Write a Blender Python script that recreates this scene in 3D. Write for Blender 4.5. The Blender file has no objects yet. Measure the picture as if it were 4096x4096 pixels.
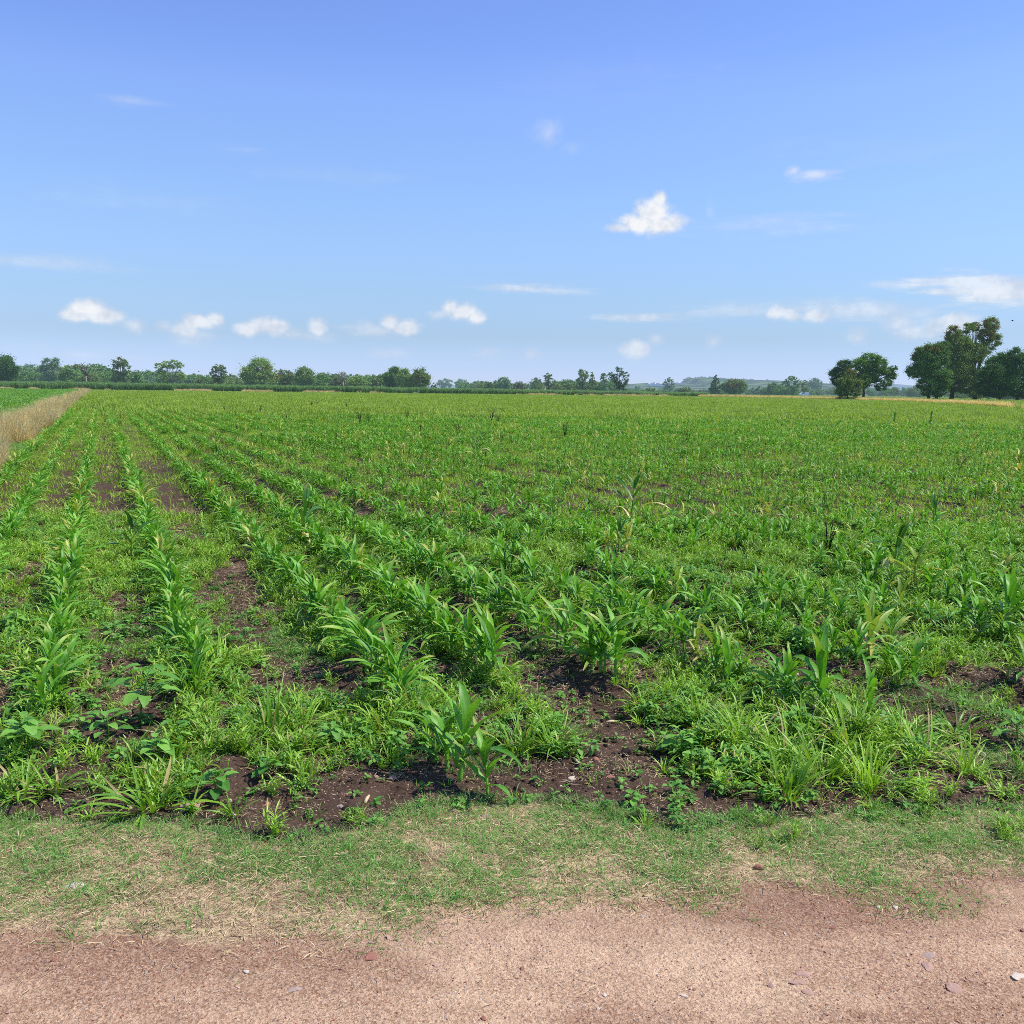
import bpy, math, random
import numpy as np
from mathutils import Matrix, Vector

random.seed(7)
RNG = np.random.default_rng(11)
sc = bpy.context.scene
COL = sc.collection

# ------------------------------------------------------------------ camera model
F_PX, CX, CY = 3852.0, 2048.0, 2048.0
CAM_H = 1.8
PITCH = math.radians(7.28)
ROLL = math.radians(0.67)
RM = (Matrix.Rotation(math.pi / 2 - PITCH, 3, 'X') @ Matrix.Rotation(ROLL, 3, 'Z'))
RN = np.array(RM)
CAMP = np.array([0.0, 0.0, CAM_H])


def ray(px, py):
    d = RN @ np.array([(px - CX) / F_PX, (CY - py) / F_PX, -1.0])
    return d / np.linalg.norm(d)


def G(px, py, z=0.0):
    """photo position -> point on the ground plane"""
    d = ray(px, py)
    t = (z - CAM_H) / d[2]
    return CAMP + d * t


def AT(px, py, dist):
    """point seen at px,py on the vertical plane y = dist"""
    d = ray(px, py)
    return CAMP + d * (dist / d[1])


def horizon(px):
    return 1556.0 + (px - 2048.0) * math.tan(ROLL)


# ------------------------------------------------------------------ noise
def _hash(ix, iy, seed):
    h = (ix.astype(np.int64) * 374761393 + iy.astype(np.int64) * 668265263 + seed * 1442695041) & 0x7fffffff
    h = ((h ^ (h >> 13)) * 1274126177) & 0x7fffffff
    return ((h ^ (h >> 16)) & 0xffff) / 65535.0


def vnoise(x, y, seed=0):
    x = np.asarray(x, float); y = np.asarray(y, float)
    ix = np.floor(x); iy = np.floor(y)
    fx = x - ix; fy = y - iy
    fx = fx * fx * (3 - 2 * fx); fy = fy * fy * (3 - 2 * fy)
    a = _hash(ix, iy, seed); b = _hash(ix + 1, iy, seed)
    c = _hash(ix, iy + 1, seed); d = _hash(ix + 1, iy + 1, seed)
    return (a * (1 - fx) + b * fx) * (1 - fy) + (c * (1 - fx) + d * fx) * fy


def fbm(x, y, seed=0, octs=4):
    s = 0.0; a = 0.5; n = 0.0
    for o in range(octs):
        s = s + a * vnoise(np.asarray(x) * 2 ** o + 13.7 * o, np.asarray(y) * 2 ** o - 7.1 * o, seed + o)
        n += a; a *= 0.5
    return s / n


def sstep(a, b, x):
    t = np.clip((np.asarray(x, float) - a) / (b - a), 0, 1)
    return t * t * (3 - 2 * t)


# ------------------------------------------------------------------ field layout
VPX = 400.0
vd = ray(VPX, horizon(VPX)); ROWD = np.array([vd[0], vd[1]]) / math.hypot(vd[0], vd[1])
ROWP = np.array([ROWD[1], -ROWD[0]])          # to the right of the rows


def row_off(k):
    p = G(VPX + k * 1000, horizon(VPX) + 1000)
    return float(p[0] * ROWP[0] + p[1] * ROWP[1])


KS = [-0.95, -0.56, -0.147, 0.325, 0.92, 1.30, 1.68, 2.12, 2.60]
OFFS = [row_off(k) for k in KS]
STEP = (OFFS[-1] - OFFS[0]) / (len(KS) - 1)
while OFFS[-1] < 330:
    OFFS.append(OFFS[-1] + STEP * (1 + 0.06 * (random.random() - 0.5)))
OFFS = np.array(OFFS)
BERM_R, BERM_L = row_off(-1.48), row_off(-1.92)
# photo lines taken to the ground: edge of the road, edge of the grass verge
_rb = [G(*p) for p in [(-1500, 3700), (0, 3700), (500, 3700), (900, 3760), (1400, 3700), (2048, 3590), (2500, 3610),
                       (3000, 3540), (3500, 3520), (4096, 3470), (5600, 3420)]]
_vb = [G(*p) for p in [(-1500, 3260), (0, 3270), (700, 3300), (1100, 3390), (1400, 3330), (1700, 3230), (2100, 3190), (2400, 3250),
                       (2700, 3330), (3000, 3300), (3500, 3270), (4096, 3230), (5600, 3200)]]
_fb = [G(*p) for p in [(-3000, 1560), (350, 1562), (1024, 1570), (2048, 1581), (3000, 1592), (3600, 1608), (4096, 1641), (5200, 1740)]]
RB = np.array([(p[0], p[1]) for p in _rb]); VB = np.array([(p[0], p[1]) for p in _vb]); FB = np.array([(p[0], p[1]) for p in _fb])


def road_y(x): return np.interp(x, RB[:, 0], RB[:, 1])
def verge_y(x): return np.interp(x, VB[:, 0], VB[:, 1])
FU = FB[:, 0] / FB[:, 1]
def far_u(u): return np.interp(u, FU, FB[:, 1])
def infield_far(x, y, m=0): return y < far_u(x / np.maximum(y, .1)) - m
def perp(x, y): return np.asarray(x) * ROWP[0] + np.asarray(y) * ROWP[1]


def row_dist(x, y):
    q = perp(x, y)
    i = np.clip(np.searchsorted(OFFS, q), 1, len(OFFS) - 1)
    return np.minimum(np.abs(q - OFFS[i]), np.abs(q - OFFS[i - 1]))


def zg(x, y):
    x = np.asarray(x, float); y = np.asarray(y, float)
    r = np.hypot(x, y)
    near = 1 - sstep(25, 60, r)
    infield = sstep(0.1, 0.9, y - verge_y(x))
    z = 0.055 * np.exp(-(row_dist(x, y) / 0.17) ** 2) * infield * near
    z = z + (fbm(x * 2.2, y * 2.2, 3) - 0.5) * 0.07 * near * (0.25 + 0.75 * infield)
    z = z + (fbm(x * 9, y * 9, 5) - 0.5) * 0.055 * (1 - sstep(8, 16, r)) * (0.12 + 0.88 * sstep(-0.1, 0.2, y - verge_y(x)))
    q = perp(x, y)
    z = z + 0.22 * sstep(BERM_R, BERM_R - 0.8, q) * (1 - sstep(BERM_L + 0.3, BERM_L - 0.6, q)) * sstep(3, 9, y)
    return z


# ------------------------------------------------------------------ materials
def newmat(name):
    m = bpy.data.materials.new(name); m.use_nodes = True
    nt = m.node_tree; nt.nodes.clear()
    return m, nt


def N(nt, typ, **kw):
    n = nt.nodes.new(typ)
    for k, v in kw.items():
        if k.startswith('i_'):
            n.inputs[int(k[2:])].default_value = v
        else:
            setattr(n, k, v)
    return n


def mixc(nt, fac, a, b, mode='MIX'):
    n = nt.nodes.new('ShaderNodeMix'); n.data_type = 'RGBA'; n.blend_type = mode
    for sock, v in ((n.inputs[0], fac), (n.inputs[6], a), (n.inputs[7], b)):
        if hasattr(v, 'links') or hasattr(v, 'is_linked'):
            nt.links.new(v, sock)
        else:
            sock.default_value = v if isinstance(v, (int, float)) else (tuple(v) + (1,) if len(v) == 3 else v)
    return n.outputs[2]


def mth(nt, op, a, b=None, c=None, clamp=False):
    n = nt.nodes.new('ShaderNodeMath'); n.operation = op; n.use_clamp = clamp
    for i, v in enumerate((a, b, c)):
        if v is None: continue
        if hasattr(v, 'is_linked'): nt.links.new(v, n.inputs[i])
        else: n.inputs[i].default_value = v
    return n.outputs[0]


def mapr(nt, v, a, b, c=0.0, d=1.0, smooth=False):
    n = nt.nodes.new('ShaderNodeMapRange')
    if smooth: n.interpolation_type = 'SMOOTHSTEP'
    nt.links.new(v, n.inputs[0])
    for i, q in zip((1, 2, 3, 4), (a, b, c, d)): n.inputs[i].default_value = q
    return n.outputs[0]


def noise(nt, scale, detail=3, rough=0.55, vec=None):
    n = nt.nodes.new('ShaderNodeTexNoise'); n.inputs['Scale'].default_value = scale
    n.inputs['Detail'].default_value = detail; n.inputs['Roughness'].default_value = rough
    if vec is not None: nt.links.new(vec, n.inputs['Vector'])
    return n.outputs['Fac']


def attr(nt, name):
    n = nt.nodes.new('ShaderNodeAttribute'); n.attribute_name = name
    return n.outputs['Fac']


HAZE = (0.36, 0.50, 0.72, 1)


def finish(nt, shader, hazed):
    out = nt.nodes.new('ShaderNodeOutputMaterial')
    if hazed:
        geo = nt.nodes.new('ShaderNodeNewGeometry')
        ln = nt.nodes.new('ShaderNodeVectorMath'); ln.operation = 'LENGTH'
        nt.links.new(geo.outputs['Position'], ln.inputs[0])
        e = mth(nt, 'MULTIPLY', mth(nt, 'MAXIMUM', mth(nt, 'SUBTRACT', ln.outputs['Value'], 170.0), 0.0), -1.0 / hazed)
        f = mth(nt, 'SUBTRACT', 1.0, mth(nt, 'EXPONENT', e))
        em = nt.nodes.new('ShaderNodeEmission'); em.inputs[0].default_value = HAZE; em.inputs[1].default_value = 1.0  # distance haze painted into the material as glow, thicker away from the origin
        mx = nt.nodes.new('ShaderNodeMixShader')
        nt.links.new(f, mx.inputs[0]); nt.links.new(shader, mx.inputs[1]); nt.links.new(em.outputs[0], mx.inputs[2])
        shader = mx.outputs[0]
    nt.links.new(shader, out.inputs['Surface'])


def leaf_mat(name, c1, c2, dryc=(0.45, 0.35, 0.14), rib=0.0, trans=0.4, rough=0.5, hazed=0, patch=0.35, spec=0.35, orange=None):
    """c1/c2 dark and light leaf colours; 'tint' and 'dry' are point attributes of the leaves"""
    m, nt = newmat(name)
    t = attr(nt, 'tint'); dr = attr(nt, 'dry')
    oi = nt.nodes.new('ShaderNodeObjectInfo')
    geo = nt.nodes.new('ShaderNodeNewGeometry')
    big = noise(nt, 0.25, 3, 0.6, geo.outputs['Position'])
    f = mth(nt, 'ADD', mth(nt, 'MULTIPLY', t, 0.5), mth(nt, 'MULTIPLY', oi.outputs['Random'], 0.35))
    f = mth(nt, 'ADD', f, mth(nt, 'MULTIPLY', mth(nt, 'SUBTRACT', big, 0.5), patch * 2), clamp=True)
    col = mixc(nt, f, c1, c2)
    if rib:
        ac = attr(nt, 'across')
        r = mapr(nt, mth(nt, 'ABSOLUTE', ac), 0.22, 0.05)
        col = mixc(nt, mth(nt, 'MULTIPLY', r, rib), col, (0.30, 0.42, 0.16))
        st = nt.nodes.new('ShaderNodeMath'); st.operation = 'SINE'
        nt.links.new(mth(nt, 'MULTIPLY', ac, 34.0), st.inputs[0])
        col = mixc(nt, mapr(nt, st.outputs[0], -1, 1, 0.0, 0.13), col, (0.03, 0.07, 0.01))
    if orange:
        on = noise(nt, 0.22, 2, 0.5, geo.outputs['Position'])
        hz = attr(nt, 'orange')
        col = mixc(nt, mth(nt, 'MULTIPLY', mapr(nt, on, 0.35, 0.6), hz), col, orange)
    col = mixc(nt, dr, col, dryc)
    # fine mottling
    fn = noise(nt, 55.0 if not hazed else 1.5, 2, 0.5, geo.outputs['Position'])
    col = mixc(nt, mapr(nt, fn, 0.35, 0.75, 0.0, 0.35), col, mixc(nt, 0.5, col, (0.01, 0.015, 0.005)))
    p = N(nt, 'ShaderNodeBsdfPrincipled'); nt.links.new(col, p.inputs['Base Color'])
    p.inputs['Roughness'].default_value = rough
    p.inputs['Specular IOR Level'].default_value = spec
    tr = N(nt, 'ShaderNodeBsdfTranslucent')
    tc = mixc(nt, 1.0, col, (1.25, 1.25, 0.55), 'MULTIPLY')
    nt.links.new(tc, tr.inputs[0])
    mx = N(nt, 'ShaderNodeMixShader', i_0=trans)
    nt.links.new(p.outputs[0], mx.inputs[1]); nt.links.new(tr.outputs[0], mx.inputs[2])
    finish(nt, mx.outputs[0], hazed)
    return m


def plain_mat(name, c1, c2, scale=20, rough=0.85, hazed=0, bump=0.3, spec=0.2):
    m, nt = newmat(name)
    tc = nt.nodes.new('ShaderNodeTexCoord')
    n = noise(nt, scale, 4, 0.6, tc.outputs['Object'])
    oi = nt.nodes.new('ShaderNodeObjectInfo')
    f = mth(nt, 'ADD', mapr(nt, n, 0.3, 0.7, 0, 0.65), mth(nt, 'MULTIPLY', oi.outputs['Random'], 0.35), clamp=True)
    col = mixc(nt, f, c1, c2)
    p = N(nt, 'ShaderNodeBsdfPrincipled'); nt.links.new(col, p.inputs['Base Color'])
    p.inputs['Roughness'].default_value = rough; p.inputs['Specular IOR Level'].default_value = spec
    if bump:
        b = N(nt, 'ShaderNodeBump'); b.inputs['Strength'].default_value = bump; b.inputs['Distance'].default_value = 0.01
        nt.links.new(n, b.inputs['Height']); nt.links.new(b.outputs[0], p.inputs['Normal'])
    finish(nt, p.outputs[0], hazed)
    return m


M = {}
M['corn'] = leaf_mat('corn_leaf', (0.034, 0.195, 0.012), (0.350, 0.760, 0.060), (0.66, 0.58, 0.16), rib=0.35, trans=0.30, rough=0.45, patch=0.16, spec=0.35)
M['corntall'] = leaf_mat('tall_corn_leaf', (0.015, 0.090, 0.012), (0.130, 0.360, 0.040), (0.80, 0.70, 0.28), rib=0.35, trans=0.30, rough=0.42, patch=0.1, spec=0.4)
M['cornstalk'] = leaf_mat('corn_stalk', (0.15, 0.38, 0.03), (0.30, 0.58, 0.08), (0.42, 0.34, 0.15), trans=0.1, rough=0.5)
M['weedgrass'] = leaf_mat('weed_grass', (0.085, 0.260, 0.014), (0.560, 0.860, 0.080), (0.50, 0.40, 0.16), rib=0.2, trans=0.30, rough=0.42, patch=0.3, spec=0.45)
M['bermuda'] = leaf_mat('short_grass', (0.060, 0.220, 0.038), (0.340, 0.660, 0.120), (0.42, 0.33, 0.18), trans=0.35, rough=0.55, patch=0.3)
M['broad'] = leaf_mat('broad_leaf', (0.060, 0.240, 0.030), (0.370, 0.720, 0.110), (0.40, 0.33, 0.12), rib=0.15, trans=0.35, rough=0.55, patch=0.25)
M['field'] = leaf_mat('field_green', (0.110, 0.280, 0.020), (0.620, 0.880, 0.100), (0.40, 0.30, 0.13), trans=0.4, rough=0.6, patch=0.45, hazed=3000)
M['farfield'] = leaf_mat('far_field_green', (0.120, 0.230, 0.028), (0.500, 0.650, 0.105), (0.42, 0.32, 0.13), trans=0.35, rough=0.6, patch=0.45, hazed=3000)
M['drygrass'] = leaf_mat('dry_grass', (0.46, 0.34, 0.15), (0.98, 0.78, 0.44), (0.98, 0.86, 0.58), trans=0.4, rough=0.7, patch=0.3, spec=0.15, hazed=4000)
M['straw'] = leaf_mat('straw', (0.45, 0.32, 0.16), (0.95, 0.76, 0.46), (0.7, 0.6, 0.45), trans=0.12, rough=0.7, patch=0.2, spec=0.2)
M['darkstalk'] = plain_mat('dead_stalk', (0.020, 0.014, 0.010), (0.055, 0.04, 0.028), 40)
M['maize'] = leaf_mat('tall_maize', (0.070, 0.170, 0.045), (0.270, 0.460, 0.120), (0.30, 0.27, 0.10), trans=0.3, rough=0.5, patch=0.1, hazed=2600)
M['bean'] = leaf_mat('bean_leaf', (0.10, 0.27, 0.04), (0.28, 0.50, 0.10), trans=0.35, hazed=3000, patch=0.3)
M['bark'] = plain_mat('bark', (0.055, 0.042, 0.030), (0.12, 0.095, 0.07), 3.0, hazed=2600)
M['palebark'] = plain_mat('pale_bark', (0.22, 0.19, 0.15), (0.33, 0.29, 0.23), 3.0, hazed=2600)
M['stone_red'] = plain_mat('red_stone', (0.24, 0.085, 0.055), (0.42, 0.20, 0.14), 30)
M['stone_pink'] = plain_mat('pink_stone', (0.36, 0.21, 0.15), (0.52, 0.34, 0.26), 30)
M['stone_pale'] = plain_mat('pale_stone', (0.48, 0.38, 0.28), (0.68, 0.58, 0.46), 30)
M['stone_grey'] = plain_mat('grey_stone', (0.33, 0.23, 0.19), (0.50, 0.36, 0.29), 30)
M['clod'] = plain_mat('soil_clod', (0.032, 0.020, 0.015), (0.100, 0.064, 0.047), 30, rough=0.95)
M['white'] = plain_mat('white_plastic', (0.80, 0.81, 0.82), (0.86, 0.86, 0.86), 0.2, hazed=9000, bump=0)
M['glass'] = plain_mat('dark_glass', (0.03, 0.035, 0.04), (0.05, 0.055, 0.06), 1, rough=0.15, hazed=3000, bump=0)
M['bird'] = plain_mat('bird_feathers', (0.015, 0.014, 0.016), (0.04, 0.035, 0.035), 5, bump=0)


def ground_mat():
    m, nt = newmat('earth')
    geo = nt.nodes.new('ShaderNodeNewGeometry'); P = geo.outputs['Position']
    road = attr(nt, 'road'); verge = attr(nt, 'verge'); far = attr(nt, 'far')
    n1 = noise(nt, 1.1, 5, 0.6, P); n2 = noise(nt, 7, 5, 0.65, P); n3 = noise(nt, 45, 4, 0.7, P); n4 = noise(nt, 170, 3, 0.7, P)
    vo = N(nt, 'ShaderNodeTexVoronoi'); vo.inputs['Scale'].default_value = 85; nt.links.new(P, vo.inputs['Vector'])
    vc = nt.nodes.new('ShaderNodeSeparateColor'); nt.links.new(vo.outputs['Color'], vc.inputs[0])
    vo2 = N(nt, 'ShaderNodeTexVoronoi'); vo2.inputs['Scale'].default_value = 150; nt.links.new(P, vo2.inputs['Vector'])
    vc2 = nt.nodes.new('ShaderNodeSeparateColor'); nt.links.new(vo2.outputs['Color'], vc2.inputs[0])
    # dark soil
    soil = mixc(nt, mapr(nt, n2, 0.3, 0.7), (0.030, 0.018, 0.011), (0.105, 0.065, 0.042))
    soil = mixc(nt, mapr(nt, n3, 0.35, 0.7, 0, 0.6), soil, (0.165, 0.102, 0.072))
    peb = mth(nt, 'MULTIPLY', mapr(nt, vc.outputs[0], 0.93, 0.95), mapr(nt, vo.outputs['Distance'], 0.5, 0.3))
    soil = mixc(nt, peb, soil, (0.34, 0.21, 0.15))
    # road: pinkish tan gravel with reddish and damp bands
    rn = N(nt, 'ShaderNodeMapping'); rn.inputs['Scale'].default_value = (0.5, 1.3, 1); rn.inputs['Rotation'].default_value = (0, 0, -0.12)
    nt.links.new(P, rn.inputs[0])
    rb = noise(nt, 1.5, 4, 0.6, rn.outputs[0])
    rc = mixc(nt, mapr(nt, rb, 0.36, 0.60, 0, 1, True), (0.330, 0.172, 0.092), (0.750, 0.500, 0.300))
    rc = mixc(nt, mapr(nt, n1, 0.45, 0.68, 0, 0.6), rc, (0.36, 0.165, 0.095))
    rc = mixc(nt, mapr(nt, n2, 0.5, 0.75, 0, 0.35), rc, (0.19, 0.10, 0.07))
    g1 = mapr(nt, vc2.outputs[0], 0.0, 1.0)
    speck = mixc(nt, g1, (0.13, 0.06, 0.035), (0.85, 0.60, 0.40))
    rc = mixc(nt, mapr(nt, n3, 0.3, 0.65, 0.18, 0.60), rc, speck)
    edge = mth(nt, 'MULTIPLY', mapr(nt, attr(nt, 'edge'), 0.0, 1.0), mapr(nt, n2, .3, .6, .3, 1.0))
    rc = mixc(nt, mth(nt, 'MULTIPLY', edge, .62), rc, (0.21, 0.105, 0.062))
    rc = mixc(nt, mapr(nt, n4, 0.54, 0.74, 0, 0.45), rc, (0.85, 0.62, 0.42))
    rc = mixc(nt, mapr(nt, n4, 0.42, 0.28, 0, 0.4), rc, (0.12, 0.06, 0.045))
    # verge: dead thatch, beige
    th = mixc(nt, mapr(nt, n3, 0.3, 0.7), (0.19, 0.115, 0.060), (0.80, 0.58, 0.33))
    th = mixc(nt, mapr(nt, n2, 0.38, 0.62, 0, 0.85), th, (0.20, 0.110, 0.068))
    th = mixc(nt, mapr(nt, n4, 0.5, 0.7, 0, 0.6), th, (0.95, 0.74, 0.45))
    fg = mixc(nt, mapr(nt, n1, 0.3, 0.7), (0.085, 0.150, 0.025), (0.140, 0.210, 0.040))
    nf = noise(nt, 0.03, 4, 0.6, P)
    fg = mixc(nt, mapr(nt, nf, 0.4, 0.62, 0, 0.4), fg, (0.12, 0.15, 0.045))
    c = mixc(nt, mapr(nt, mth(nt, 'ADD', verge, mapr(nt, n2, 0.2, 0.8, -0.3, 0.3)), 0.35, 0.65), soil, th)
    c = mixc(nt, mapr(nt, mth(nt, 'ADD', road, mapr(nt, n2, 0.2, 0.8, -0.3, 0.3)), 0.35, 0.65), c, rc)
    c = mixc(nt, far, c, fg)
    p = N(nt, 'ShaderNodeBsdfPrincipled'); nt.links.new(c, p.inputs['Base Color'])
    p.inputs['Roughness'].default_value = 0.95; p.inputs['Specular IOR Level'].default_value = 0.12
    h = mth(nt, 'ADD', mth(nt, 'MULTIPLY', n3, 1.0), mth(nt, 'MULTIPLY', n4, 0.45))
    h = mth(nt, 'ADD', h, mth(nt, 'MULTIPLY', vo.outputs['Distance'], -0.25))
    b = N(nt, 'ShaderNodeBump'); b.inputs['Strength'].default_value = 0.8; b.inputs['Distance'].default_value = 0.02
    nt.links.new(h, b.inputs['Height']); nt.links.new(b.outputs[0], p.inputs['Normal'])
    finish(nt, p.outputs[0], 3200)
    return m


M['earth'] = ground_mat()


# ------------------------------------------------------------------ mesh helpers
class MB:
    """collects faces of ONE part"""
    def __init__(s):
        s.v = []; s.f = []; s.a = {'tint': [], 'dry': [], 'across': []}

    def add(s, co, faces, tint=0.5, dry=0.0, across=None):
        b = len(s.v); s.v.extend(co); s.f.extend([tuple(i + b for i in f) for f in faces])
        n = len(co)
        s.a['tint'].extend([tint] * n)
        s.a['dry'].extend(dry if isinstance(dry, list) else [dry] * n)
        s.a['across'].extend(across if across else [1.0] * n)

    def ribbon(s, base, az, length, width, elev, droop, n=6, fold=0.25, tint=0.5, dry=0.0, twist=0.0, wave=0.0, prof=0, drytip=0.0, side=0.0):
        """arching leaf; elev start angle, droop total bend"""
        co = []; ac = []; dr = []
        p = np.array(base, float); seg = length / n
        ph = random.random() * 6
        for i in range(n + 1):
            t = i / n
            e = elev - droop * t ** 1.4
            a = az + side * t
            d = np.array([math.cos(a) * math.cos(e), math.sin(a) * math.cos(e), math.sin(e)])
            sd = np.array([-math.sin(a), math.cos(a), 0.0])
            up = np.cross(d, sd) * -1
            if up[2] < 0 and abs(e) < 1.57: up = -up
            tw = twist * t
            s2 = sd * math.cos(tw) + up * math.sin(tw); u2 = up * math.cos(tw) - sd * math.sin(tw)
            if prof == 0: w = width * 0.5 * min(1, (t + 0.12) ** 0.5 * 1.25) * (1 - t) ** 0.62 * 1.15
            else: w = width * 0.5 * math.sin(math.pi * min(1, t * 0.97 + 0.03) ** 0.75) ** 0.8
            if i == n: w = width * 0.02
            wv = wave * math.sin(t * 9 + ph) * w
            if fold is not None:
                co += [tuple(p + s2 * w + u2 * (fold * w + wv)), tuple(p), tuple(p - s2 * w + u2 * (fold * w - wv))]
                ac += [1, 0, -1]; dr += [min(1, dry + drytip * max(0, t - .5) * 2)] * 3
            else:
                co += [tuple(p + s2 * w), tuple(p - s2 * w)]; ac += [1, -1]; dr += [min(1, dry + drytip * t)] * 2
            p = p + d * seg
        fs = []
        k = 3 if fold is not None else 2
        for i in range(n):
            for j in range(k - 1):
                a0 = i * k + j
                fs.append((a0, a0 + 1, a0 + 1 + k, a0 + k))
        s.add(co, fs, tint, dr, ac)
        return p

    def tube(s, pts, rads, n=6, tint=0.5, dry=0.0):
        co = []; fs = []
        for i, (p, r) in enumerate(zip(pts, rads)):
            p = np.array(p, float)
            q = np.array(pts[min(i + 1, len(pts) - 1)], float) - np.array(pts[max(i - 1, 0)], float)
            q /= (np.linalg.norm(q) + 1e-9)
            a = np.cross(q, [0.3, 1, 0.1]); a /= np.linalg.norm(a); b = np.cross(q, a)
            for j in range(n):
                th = 2 * math.pi * j / n
                co.append(tuple(p + (a * math.cos(th) + b * math.sin(th)) * r))
        for i in range(len(pts) - 1):
            for j in range(n):
                fs.append((i * n + j, i * n + (j + 1) % n, (i + 1) * n + (j + 1) % n, (i + 1) * n + j))
        fs.append(tuple(range(n - 1, -1, -1))); m = (len(pts) - 1) * n; fs.append(tuple(range(m, m + n)))
        s.add(co, fs, tint, dry)

    def box(s, x0, y0, z0, x1, y1, z1):
        co = [(x, y, z) for z in (z0, z1) for x, y in ((x0, y0), (x1, y0), (x1, y1), (x0, y1))]
        s.add(co, [(3, 2, 1, 0), (4, 5, 6, 7), (0, 1, 5, 4), (1, 2, 6, 5), (2, 3, 7, 6), (3, 0, 4, 7)])

    def mesh(s, name, mat, smooth=True):
        me = bpy.data.meshes.new(name)
        me.from_pydata(s.v, [], s.f)
        for k, vals in s.a.items():
            at = me.attributes.new(k, 'FLOAT', 'POINT'); at.data.foreach_set('value', np.array(vals, np.float32))
        if smooth: me.polygons.foreach_set('use_smooth', [True] * len(me.polygons))
        me.materials.append(mat); me.update()
        return me


def link(name, data, parent=None, loc=None, rot=None, scale=None):
    o = bpy.data.objects.new(name, data); COL.objects.link(o)
    if parent is not None: o.parent = parent
    if loc is not None: o.location = loc
    if rot is not None: o.rotation_euler = rot
    if scale is not None: o.scale = scale if hasattr(scale, '__len__') else (scale,) * 3
    return o


def tag(o, label=None, cat=None, group=None, kind=None):
    if label: o['label'] = label
    if cat: o['category'] = cat
    if group: o['group'] = group
    if kind: o['kind'] = kind
    return o


# ------------------------------------------------------------------ stuff: many instances in ONE object
def stuff(name, label, cat, protos, pts, rots, scales, idx):
    n = len(pts)
    print('stuff', name, n)
    me = bpy.data.meshes.new(name); me.vertices.add(n)
    me.vertices.foreach_set('co', np.asarray(pts, np.float32).ravel())
    for nm, typ, arr in (('rot', 'FLOAT_VECTOR', rots), ('scl', 'FLOAT_VECTOR', scales)):
        a = me.attributes.new(nm, typ, 'POINT'); a.data.foreach_set('vector', np.asarray(arr, np.float32).ravel())
    a = me.attributes.new('pick', 'INT', 'POINT'); a.data.foreach_set('value', np.asarray(idx, np.int32))
    coll = bpy.data.collections.new(name + '_kinds')
    for i, pm in enumerate(protos):
        po = bpy.data.objects.new('%s_kind_%03d' % (name, i), pm); coll.objects.link(po)
    o = link(name, me)
    ng = bpy.data.node_groups.new(name, 'GeometryNodeTree')
    ng.interface.new_socket('Geometry', in_out='INPUT', socket_type='NodeSocketGeometry')
    ng.interface.new_socket('Geometry', in_out='OUTPUT', socket_type='NodeSocketGeometry')
    gi = ng.nodes.new('NodeGroupInput'); go = ng.nodes.new('NodeGroupOutput')
    m2p = ng.nodes.new('GeometryNodeMeshToPoints')
    ci = ng.nodes.new('GeometryNodeCollectionInfo'); ci.inputs['Collection'].default_value = coll
    ci.inputs['Separate Children'].default_value = True; ci.inputs['Reset Children'].default_value = True
    iop = ng.nodes.new('GeometryNodeInstanceOnPoints'); iop.inputs['Pick Instance'].default_value = True

    def na(nm, t):
        q = ng.nodes.new('GeometryNodeInputNamedAttribute'); q.data_type = t; q.inputs['Name'].default_value = nm
        return [x for x in q.outputs if x.enabled and x.name == 'Attribute'][0]
    L = ng.links.new
    L(gi.outputs[0], m2p.inputs['Mesh']); L(m2p.outputs[0], iop.inputs['Points'])
    L(ci.outputs[0], iop.inputs['Instance'])
    L(na('pick', 'INT'), iop.inputs['Instance Index'])
    e2r = ng.nodes.new('FunctionNodeEulerToRotation'); L(na('rot', 'FLOAT_VECTOR'), e2r.inputs[0]); L(e2r.outputs[0], iop.inputs['Rotation'])
    L(na('scl', 'FLOAT_VECTOR'), iop.inputs['Scale'])
    L(iop.outputs[0], go.inputs[0])
    md = o.modifiers.new('spread', 'NODES'); md.node_group = ng
    tag(o, label, cat, kind='stuff')
    return o


def wedge(r0, r1, dens, half=0.61, margin=1.2, falloff=None):
    """random points in the part of the land in front of the road"""
    w1 = half * r1 + margin
    n = int(dens * (r1 - r0) * 2 * w1)
    y = RNG.uniform(r0, r1, n); x = RNG.uniform(-w1, w1, n)
    k = np.abs(x) < half * y + margin
    return x[k], y[k]


def place(x, y, s0, s1, nk, tilt=0.12, sink=0.0):
    n = len(x)
    s = RNG.uniform(s0, s1, n)
    pts = np.stack([x, y, zg(x, y) - sink], 1)
    rots = np.stack([RNG.normal(0, tilt, n), RNG.normal(0, tilt, n), RNG.uniform(0, 2 * math.pi, n)], 1)
    scl = np.stack([s, s, s * RNG.uniform(0.85, 1.15, n)], 1)
    return pts, rots, scl, RNG.integers(0, nk, n)


# ------------------------------------------------------------------ ground sheets
def axis(lo, hi, fine_lo, fine_hi, step, grow=1.12):
    a = list(np.arange(fine_lo, fine_hi + 1e-6, step))
    s = step; v = a[-1]
    while v < hi: s *= grow; v += s; a.append(min(v, hi))
    s = step; v = a[0]; b = []
    while v > lo: s *= grow; v -= s; b.append(max(v, lo))
    return np.array(b[::-1] + a)


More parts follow.
